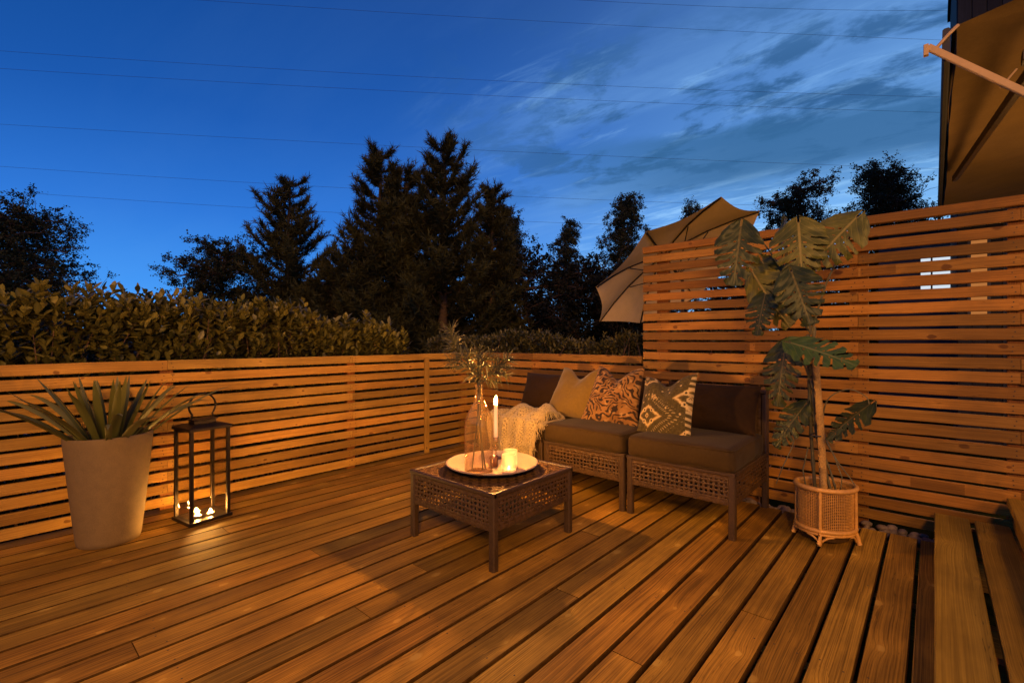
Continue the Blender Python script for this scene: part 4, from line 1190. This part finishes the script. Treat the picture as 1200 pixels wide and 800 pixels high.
def broadleaf(name, label, x, y, h, rad, sd, mat, bark, size=.06, n_limb=26, leaves=10000, shape='birch', low=.15, group='leafy trees beyond the hedge'):
    r_ = random.Random(sd); rs = np.random.default_rng(sd)
    root = thing(name, label, 'tree', (x, y, -.4), 0, group)
    H = h + .4; tb_ = MB()
    tr = [Vector((.12 * math.sin(k * .9 + sd), .12 * math.cos(k * .7 + sd), H * .96 * k / 10)) for k in range(11)]
    tb_.tube(tr, [.10 * (h / 6) * (1 - k / 10.5) + .01 for k in range(11)], 8)
    ends, w_end, tw0, tw1 = [], [], [], []
    for k in range(n_limb):
        f = low + (1 - low) * (k + r_.random()) / n_limb * .97
        if shape == 'birch': pr_ = min(1, (1 - f) ** .65 * 1.25) * min(1, .55 + 1.4 * (f - low))
        else: pr_ = math.sqrt(max(.05, 1 - ((f - .52) / .56) ** 2))
        a = r_.random() * 6.283 + k * 2.4
        i = min(9, int(f * 10)); p = tr[i].lerp(tr[i + 1], f * 10 - i)
        L = rad * pr_ * r_.uniform(.6, 1.2)
        d = Vector((math.cos(a), math.sin(a), .9 if shape == 'birch' else .45)).normalized(); bp = [p.copy()]
        for q in range(6):
            d = (d + Vector((r_.uniform(-.2, .2), r_.uniform(-.2, .2), r_.uniform(-.22, .08)))).normalized()
            p = p + d * L / 5; bp.append(p.copy())
            if q >= 1:
                for s_ in range(3):
                    sd2 = Vector((r_.uniform(-1, 1), r_.uniform(-1, 1), r_.uniform(-.5, .8))).normalized()
                    e = p + sd2 * r_.uniform(.1, .42) * rad / 1.1
                    tb_.tube([p, (p + e) / 2 + Vector((0, 0, .03)), e], [.008, .006, .003], 3, caps=False)
                    ends.append(e); w_end.append(.45 + .55 * q / 5)
                    for tw in range(5):
                        td = (sd2 + Vector((r_.uniform(-1, 1), r_.uniform(-1, 1), r_.uniform(-.9, .7)))).normalized()
                        tl = rad * r_.uniform(.10, .26); te = e + td * tl + Vector((0, 0, -.3 * tl))
                        tb_.tube([e, te], [.0035, .0018], 3, caps=False); tw0.append(e); tw1.append(te)
        tb_.tube(bp, [.03 * (1 - q / 7) + .004 for q in range(7)], 5, caps=False)
    for q in range(10):
        ends.append(tr[-1] + Vector((r_.uniform(-.15, .15), r_.uniform(-.15, .15), r_.uniform(-.3, .2)))); w_end.append(1)
    tb_.build('trunk', bark, root, smooth=True)
    for q in range(24):
        e = tr[-1] + Vector((r_.uniform(-.06, .06), r_.uniform(-.06, .06), r_.uniform(-.35, .05))); tw0.append(e)
        tw1.append(e + Vector((r_.uniform(-.2, .2), r_.uniform(-.2, .2), r_.uniform(.0, .25))))
    A0, A1 = np.array(tw0), np.array(tw1); idx = rs.integers(0, len(A0), leaves); tt_ = rs.uniform(0, 1.05, (leaves, 1))
    P_ = A0[idx] + (A1[idx] - A0[idx]) * tt_ + rs.normal(size=(leaves, 3)) * size * .55
    clump = rs.uniform(.1, 1, len(A0))[idx]
    P_[:, 2] -= rs.uniform(0, .06, leaves) * (1.0 if shape == 'birch' else 0)
    a = rs.normal(size=(leaves, 3)); a /= np.linalg.norm(a, axis=1)[:, None]
    c = np.cross(a, rs.normal(size=(leaves, 3))); c /= np.linalg.norm(c, axis=1)[:, None]
    l = size * rs.uniform(.6, 1.25, (leaves, 1)); w = l * .36
    V = np.empty((leaves, 4, 3)); V[:, 0] = P_ - a * l * .5; V[:, 1] = P_ + c * w; V[:, 2] = P_ + a * l * .5; V[:, 3] = P_ - c * w
    T = np.repeat(np.clip(clump * rs.uniform(.5, 1.1, leaves), 0, 1), 4)
    soup('crown', V.reshape(-1, 3), np.arange(leaves * 4).reshape(-1, 4), mat, root, T)
    return root

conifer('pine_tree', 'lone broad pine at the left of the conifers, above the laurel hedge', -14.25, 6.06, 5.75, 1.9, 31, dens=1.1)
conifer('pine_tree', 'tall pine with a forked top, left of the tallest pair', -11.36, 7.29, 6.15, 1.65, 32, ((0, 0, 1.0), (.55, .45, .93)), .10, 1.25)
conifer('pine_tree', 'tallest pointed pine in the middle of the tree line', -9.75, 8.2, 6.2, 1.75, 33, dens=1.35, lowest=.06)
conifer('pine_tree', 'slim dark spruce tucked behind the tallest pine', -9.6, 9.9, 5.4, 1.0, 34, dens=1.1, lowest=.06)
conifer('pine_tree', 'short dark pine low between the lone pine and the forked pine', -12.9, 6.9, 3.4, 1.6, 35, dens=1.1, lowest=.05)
broadleaf('birch_tree', 'bushy birch just right of the pines', -10.82, 11.79, 5.75, 1.15, 41, M['birch'], M['birchbark'], .055, 54, 52000)
broadleaf('birch_tree', 'slim birch standing between two fuller birches', -10.35, 14.9, 5.75, .85, 42, M['birch'], M['birchbark'], .055, 40, 30000)
broadleaf('birch_tree', 'tall pointed birch just left of the parasol', -8.83, 16.24, 6.75, 1.15, 43, M['birch'], M['birchbark'], .058, 54, 48000)
broadleaf('birch_tree', 'small treetop peeping out above the parasol', -8.57, 21.8, 7.75, .95, 44, M['birch'], M['birchbark'], .07, 30, 14000)
broadleaf('leafy_tree', 'dark rounded treetop behind the screen, above the monstera', -2.85, 15.4, 5.6, 1.1, 45, M['birch'], M['bark'], .05, 54, 52000, 'round', .2)
broadleaf('leafy_tree', 'spreading treetop behind the screen, nearest the awning', -1.0, 15.2, 5.6, 1.35, 46, M['birch'], M['bark'], .05, 56, 56000, 'birch', .2)
broadleaf('leafy_tree', 'broad leafy tree at the left edge of the view', -20.6, .3, 5.0, 1.7, 47, M['birch'], M['bark'], .062, 110, 110000, 'round', .12)
broadleaf('leafy_tree', 'rounded leafy tree just left of the lone pine', -15.9, 4.95, 3.9, 1.25, 48, M['birch'], M['bark'], .055, 64, 60000, 'round', .12)
for (i, (x, y, h, r, lab)) in enumerate((
        (-12.0, 9.9, 3.4, 1.7, 'low dark bush tree behind the forked pine'),
        (-9.6, 11.6, 3.6, 1.5, 'low dark bush tree between the tallest pine and the bushy birch'),
        (-9.6, 13.5, 3.7, 1.5, 'low dark bush tree between the bushy birch and the slim birch'),
        (-8.9, 14.6, 3.5, 1.4, 'low dark bush tree between the slim birch and the pointed birch'),
        (-7.6, 15.3, 3.5, 1.5, 'low dark bush tree beside the edge of the parasol'),
        (-15.4, 6.6, 2.6, 1.5, 'low dark bush tree at the foot of the lone pine'),
        (-4.6, 16.5, 3.2, 1.7, 'low dark bush tree hidden behind the parasol and screen'),
        (-1.6, 17.5, 3.6, 2.2, 'low dark bush tree seen through the gaps of the tall screen'))):
    broadleaf('bush_tree', lab, x, y, h, r, 60 + i, M['dark_tree'], M['bark'], .10, 30, 14000, 'round', .05, 'low dark trees beyond the hedge')

# far-off wood on the horizon
rs = np.random.default_rng(77); n = 26000
ang = rs.uniform(R(-100), R(30), n); dist = rs.uniform(38, 52, n)
px_ = np.sin(ang) * dist; py_ = np.cos(ang) * dist
topz = 2.2 + 1.1 * np.sin(ang * 23) * np.sin(ang * 9 + 1) + .6 * np.sin(ang * 57)
pz_ = -.4 + (topz + .4) * rs.uniform(0, 1, n) ** .7
P_ = np.stack([px_, py_, pz_], 1)
a = rs.normal(size=(n, 3)); a /= np.linalg.norm(a, axis=1)[:, None]; c = np.cross(a, rs.normal(size=(n, 3))); c /= np.linalg.norm(c, axis=1)[:, None]
l = rs.uniform(.25, .6, (n, 1))
V = np.stack([P_ - a * l, P_ + c * l * .6, P_ + a * l, P_ - c * l * .6], 1).reshape(-1, 3)
o = soup('treeline', V, np.arange(n * 4).reshape(-1, 4), M['dark_tree'], None, np.repeat(rs.uniform(0, 1, n), 4))
tag(o, 'far dark wood along the horizon behind the trees', 'woods', kind='stuff')

# ------------------------------------------------------------------ parasol beyond the screen
RIM = [Vector(p) for p in ((-3.9512, 6.5093, 1.3427), (-3.5077, 5.6879, 1.7856), (-2.6939, 5.5424, 2.4054), (-1.9865, 6.1582, 2.8391), (-1.7999, 7.1744, 2.8326))]
CC = Vector((-2.8756, 6.8419, 2.0877)); NN = Vector((-.5891, .1133, .8001))
RIM += [2 * CC - RIM[1], 2 * CC - RIM[2], 2 * CC - RIM[3]]
HB = CC + NN * .313
ps = thing('parasol', 'tilted beige parasol showing its ribbed underside behind the tall screen', 'parasol', CC)
b = MB()
for k in range(8):
    A, B = RIM[k] - CC, RIM[(k + 1) % 8] - CC; Hc = HB - CC
    P = []
    for i in range(9):
        u = i / 8
        e0 = A.lerp(B, u); e0 = e0 * (1 - .045 * math.sin(PI * u))
        row = []
        for j in range(9):
            v = j / 8
            p = Hc.lerp(e0, v) + NN * (.07 * math.sin(PI * v)) - NN * .03 * math.sin(PI * u) * v
            row.append(p)
        P.append(row)
    b.grid(P)
b.build('canopy', M['canvas'], ps, smooth=False, angle=12)
for k in range(8):
    b = MB(); A = RIM[k] - CC; Hc = HB - CC
    b.tube([Hc.lerp(A, v) + NN * (.07 * math.sin(PI * v)) - NN * .016 for v in (0, .25, .5, .75, .985)], .011, 6)
    b.build('rib', M['rib'], ps, smooth=True)
    b = MB(); b.tube([Hc - NN * .42, Hc.lerp(A, .5) + NN * .05 - NN * .016], .008, 5); b.build('strut', M['rib'], ps)
b = MB(); b.tube([HB - CC + NN * .06, HB - CC - NN * .55], .022, 10); b.build('hub', M['rib'], ps, smooth=True)
J = HB - CC - NN * .55
b = MB(); b.tube([J, Vector((J.x, J.y, -.4 - CC.z))], .024, 10); b.build('pole', M['rib'], ps, smooth=True)
b = MB(); b.lathe([(.001, 0), (.28, 0), (.28, .05), (.05, .07), (.03, .2)], 24, (J.x, J.y, -.4 - CC.z)); b.build('base', M['rib'], ps, smooth=True)

# ------------------------------------------------------------------ neighbour's house and awning
nh = thing('house', "neighbour's dark boarded two storey house behind the awning", 'house', (0, 0, 0))
b = MB()
x = .25
while x < 7.5:
    b.box((x, 9.2, -.4), (x + .142, 9.23, 7.4), 2, .004); x += .148
b.box((.24, 9.231, -.4), (7.5, 12.7, 7.39), 2, .004)
b.build('wall', M['cladding'], nh)
b = MB(); b.box((.2, 9.15, 7.4), (7.8, 12.9, 7.55), 0); b.build('roof', M['roof'], nh)
b = MB(); b.box((.385, 9.185, 1.34), (.545, 9.202, 2.50), 2, .001); f_ = b.build('window', M['winwarm'], nh)
b = MB()
b.box((.35, 9.175, 1.29), (.382, 9.199, 2.55), 2); b.box((.548, 9.175, 1.29), (.58, 9.199, 2.55), 2); b.box((.383, 9.175, 2.503), (.547, 9.199, 2.55), 0)
b.build('frame', M['darkpaint'], f_)
lh = thing('house', 'low far house with a bright white window glimpsed through the screen slats', 'house', (0, 0, 0))
b = MB(); b.box((-.9, 13.0, -.4), (5, 18, 3.3), 2); b.build('wall', M['darkpaint'], lh)
b = MB(); b.box((-1.1, 12.8, 3.3), (5.2, 18.2, 3.42), 0); b.build('roof', M['roof'], lh)
b = MB(); b.box((-.205, 12.98, 1.98), (.365, 13.001, 2.93), 2, .001); wn = b.build('window', M['winlit'], lh)
b = MB(); b.box((.27, 12.96, 1.98), (.31, 12.979, 2.93), 2); b.box((-.05, 12.96, 1.98), (-.02, 12.979, 2.93), 2); b.box((-.24, 12.96, 1.93), (-.206, 12.999, 2.98), 2); b.box((.366, 12.96, 1.93), (.40, 12.999, 2.98), 2); b.build('frame', M['darkpaint'], wn)
fh = thing('house', 'distant house with small warm windows beyond the trees', 'house', (-27.5, 15.2, -.4), R(45))
b = MB(); b.box((-4.5, 0, 0), (4.5, 5, 4.3), 2); b.build('wall', M['darkpaint'], fh)
b = MB()
for s_ in (0,):
    b.quad([(-4.8, -.4, 4.3), (4.8, -.4, 4.3), (4.8, 2.5, 5.4), (-4.8, 2.5, 5.4)]); b.quad([(4.8, 5.4, 4.3), (-4.8, 5.4, 4.3), (-4.8, 2.5, 5.4), (4.8, 2.5, 5.4)])
b.build('roof', M['roof'], fh)
for wx, wz in ((-2.8, 3.3), (-2.2, 2.8), (-2.3, 3.35), (1.3, 3.5), (1.9, 3.4), (1.0, 2.6)):
    b = MB(); b.box((wx, -.03, wz), (wx + .32, .002, wz + .34), 2, .001); b.build('window', M['winfar'], fh)

aw = thing('awning', 'brown fabric awning seen from below at the upper right, lowered beyond the screen', 'awning', (0, 0, 0))
b = MB(); P = []
for i in range(30):
    f = i / 29; xx = .075 + f * 1.85
    row = []
    for j in range(30):
        yy = 3.60 + j / 29 * 5.5
        sag = -.035 * math.sin(PI * f) * (.8 + .2 * math.sin(yy * 5)) + .004 * math.sin(yy * 9 + xx * 4) + .006 * math.sin(yy * 3.1 - xx * 7)
        row.append((xx, yy, 2.785 + .17 * (xx - .05) + sag))
    P.append(row)
b.grid(P); b.build('fabric', M['awncloth'], aw, smooth=True)
b = MB(); P = []
for j in range(60):
    yy = 3.62 + j / 59 * 5.46
    P.append([(.088 + .005 * math.sin(yy * 2.1 + zz * 6) + .002 * math.sin(yy * 9), yy, 2.795 - zz - .006 * math.sin(yy * 1.7)) for zz in (0, .05, .10, .15, .19)])
b.grid(P); b.build('valance', M['awncloth'], aw, smooth=True)
b = MB(); b.box((.035, 3.58, 2.60), (.068, 9.1, 2.785), 1, .008); b.build('front_bar', M['darkpaint'], aw)
b = MB(); b.plank((-.025, 3.56, 2.70), (1.9, 3.56, .59 + .12), (.0, .011, 0), (.011, 0, .013), .004); b.build('drop_arm', M['armpaint'], aw)
b = MB(); b.tube([(-.005, 3.56, 2.665), (.06, 3.57, 2.74), (.10, 3.59, 2.785)], .009, 6); b.box((-.045, 3.545, 2.655), (-.022, 3.575, 2.715), 2, .003); b.build('arm_bracket', M['armpaint'], aw)
b = MB(); b.tube([(.262, 3.57, 2.375), (.335, 3.75, 2.52)], .005, 6); b.build('tension_rod', M['armpaint'], aw)
b = MB(); b.plank((.16, 6.6, 2.69), (.42, 4.0, 2.60), (.022, 0, 0), (0, 0, .03), .006); b.plank((.42, 3.98, 2.60), (1.8, 5.4, 2.75), (.0, .022, 0), (0, 0, .03), .006); b.build('folding_arm', M['rattan_frame'], aw)
b = MB(); b.box((.36, 3.75, 2.56), (1.95, 3.84, 2.62), 0, .006); b.build('cross_bar', M['rattan_frame'], aw)

# ------------------------------------------------------------------ overhead wires
WIRES = [((-44.17, .82, 12.02), (-14.39, 32.72, 10.91), 'upper of the two lowest overhead wires, crossing from the left edge past the pine tops'),
         ((-44.17, .82, 10.46), (-17.59, 29.87, 9.32), 'lowest overhead wire, cutting through the middle of the pines'),
         ((-42.56, 2.26, 14.56), (.48, 45.97, 13.30), 'overhead wire touching the very tips of the tallest pines'),
         ((-36.50, 7.66, 17.59), (.25, 45.76, 17.35), 'overhead wire in the middle of the sky, second under the highest pair'),
         ((-38.12, 6.22, 18.78), (-6.15, 40.06, 18.69), 'faint overhead wire just under the long high one'),
         ((-36.10, 8.02, 22.67), (.25, 45.76, 22.55), 'long high overhead wire running to the awning corner'),
         ((-18.34, 23.84, 22.67), (.25, 45.76, 24.64), 'topmost overhead wire at the upper right of the sky')]
for a, c, lab in WIRES:
    a, c = Vector(a), Vector(c); dv = c - a
    pts = []
    for k in range(-8, 41):
        f = k / 24
        p = a + dv * f; p.z += 1.6 * ((f - .5) ** 2 - .25) * .5
        pts.append(p)
    b = MB(); b.tube(pts, .008, 5, caps=False)
    tag(b.build('power_line', M['wire'], smooth=True), lab, 'power line', 'overhead power lines across the sky')

# ------------------------------------------------------------------ world, lights, camera
WARM_EL, WARM_AZ = R(30), R(128)      # azimuth from +Y clockwise: behind the camera, to the right
wd = bpy.data.worlds.new('World'); scene.world = wd; wd.use_nodes = True
t = NT(wd.node_tree)
g = t.n('ShaderNodeTexCoord').outputs['Generated']
sp = t.n('ShaderNodeSeparateXYZ', None, Vector=g)
z = t.math('MAXIMUM', sp.outputs[2], 0.0)
grad = t.ramp(z, [(0, (.075, .27, .66)), (.10, (.045, .20, .58)), (.22, (.024, .13, .47)), (.38, (.011, .077, .33)), (.60, (.005, .038, .19)), (1.0, (.004, .03, .15))])
az = t.math('MAXIMUM', t.vmath('DOT_PRODUCT', t.vmath('NORMALIZE', t.vmath('MULTIPLY', g, (1, 1, 0))), (.02, 1, 0)), 0.0)
glow = t.math('MULTIPLY', t.math('POWER', az, 5.0), t.math('POWER', 2.718, t.math('MULTIPLY', z, -3.2)))
sky = t.mix(t.math('MULTIPLY', glow, 1.15, ), grad, (.27, .46, .68))
left = t.math('MULTIPLY', t.math('SUBTRACT', 1.0, t.math('POWER', az, .8)), t.sstep(z, .1, .55))
sky = t.mix(t.math('MULTIPLY', left, .55), sky, (.003, .04, .17))
zz = t.math('ADD', z, .10)
flat = t.n('ShaderNodeCombineXYZ', None, X=t.math('DIVIDE', sp.outputs[0], zz), Y=t.math('DIVIDE', sp.outputs[1], zz), Z=0.0).outputs[0]
def stretched(rot, sc, loc=(0, 0, 0)):
    mp = t.n('ShaderNodeMapping', None, Vector=flat)
    mp.inputs['Rotation'].default_value = (0, 0, R(rot)); mp.inputs['Scale'].default_value = sc; mp.inputs['Location'].default_value = loc
    return mp.outputs[0]
reg = t.math('MULTIPLY', t.sstep(az, .52, .93), t.math('SUBTRACT', 1.0, t.math('MULTIPLY', t.sstep(z, .42, .60), .7)))
puff = t.noise(stretched(-30, (1.5, 2.3, 1)), 1.9, 9, .62, .35)
veil = t.noise(stretched(-62, (.5, 1.7, 1), (1.3, .4, 0)), 1.1, 7, .6, .3)
fine = t.noise(stretched(-55, (1.2, 4.5, 1), (4, 2, 0)), 1.7, 8, .65, .4)
# broad thin veil, brighter towards the afterglow
sky = t.mix(t.math('MULTIPLY', t.sstep(veil, .40, .70), t.math('MULTIPLY_ADD', reg, .42, .03)), sky, (.16, .29, .56))
# broken darker puffs and light edges in the middle of the right half
mid = t.math('MULTIPLY', reg, t.math('MULTIPLY', t.sstep(z, .24, .34), t.math('SUBTRACT', 1.0, t.sstep(z, .46, .64))))
sky = t.mix(t.math('MULTIPLY', t.sstep(puff, .47, .60), t.math('MULTIPLY', mid, .95)), sky, (.026, .078, .19))
sky = t.mix(t.math('MULTIPLY', t.sstep(fine, .52, .74), t.math('MULTIPLY', mid, .55)), sky, (.20, .34, .60))
# smooth dark bank with a sharper upper edge, pale light under it
ze = t.math('ADD', z, t.math('MULTIPLY', t.math('SUBTRACT', veil, .5), .10))
bank = t.math('MULTIPLY', t.sstep(ze, .235, .31), t.math('SUBTRACT', 1.0, t.sstep(ze, .352, .378)))
sky = t.mix(t.math('MULTIPLY', bank, t.math('MULTIPLY', t.sstep(az, .74, .975), .88)), sky, (.030, .092, .21))
under = t.math('MULTIPLY', t.sstep(fine, .46, .70), t.math('MULTIPLY', t.sstep(az, .72, .97), t.math('SUBTRACT', 1.0, t.sstep(ze, .22, .32))))
sky = t.mix(t.math('MULTIPLY', under, .62), sky, (.34, .50, .72))
nish = t.n('ShaderNodeTexSky', {'sky_type': 'NISHITA', 'sun_disc': False, 'sun_elevation': R(-4), 'sun_rotation': WARM_AZ})
sky2 = t.mix(1.0, sky, t.mix(1.0, nish.outputs[0], (.06, .06, .06), 'MULTIPLY'), 'ADD')
sky2 = t.mix(1.0, sky2, (.88, 1.08, 1.10), 'MULTIPLY')
bg = t.n('ShaderNodeBackground', None, Color=sky2, Strength=1.42)
o_ = t.nt.nodes.new('ShaderNodeOutputWorld'); t.nt.links.new(bg.outputs[0], o_.inputs[0])

sl = bpy.data.lights.new('warm_fill', 'SUN'); sl.energy = 1.6; sl.color = (1.0, .44, .085); sl.angle = R(14)  # added warm fill for the deck and far trees, not daylight
so = bpy.data.objects.new('warm_fill', sl); COL.objects.link(so)
dv = Vector((math.sin(WARM_AZ) * math.cos(WARM_EL), math.cos(WARM_AZ) * math.cos(WARM_EL), math.sin(WARM_EL)))
so.rotation_euler = dv.to_track_quat('Z', 'Y').to_euler()
candle_light('house_lamp_light', (1.15, -1.4, 2.35), 540, .25, (1.0, .46, .085))
candle_light('terrace_lamp_light', (1.05, 5.4, 1.25), 95, .55, (1.0, .47, .13))

cam = bpy.data.cameras.new('camera'); co = bpy.data.objects.new('camera', cam); COL.objects.link(co)
co.location = (0, 0, 1.05); co.rotation_euler = (R(90), 0, R(41.7))
cam.sensor_width = 36; cam.lens = 16.65; cam.shift_y = -2 / 1200
cam.clip_start = .05; cam.clip_end = 2000
scene.camera = co
scene.render.engine = 'CYCLES'
scene.view_settings.view_transform = 'Standard'; scene.view_settings.look = 'None'; scene.view_settings.exposure = 0
cy = scene.cycles
cy.use_denoising = True
try: cy.denoiser = 'OPENIMAGEDENOISE'
except Exception: pass
cy.max_bounces = 8; cy.transparent_max_bounces = 24; cy.caustics_reflective = False; cy.caustics_refractive = False
cy.sample_clamp_indirect = 4.0
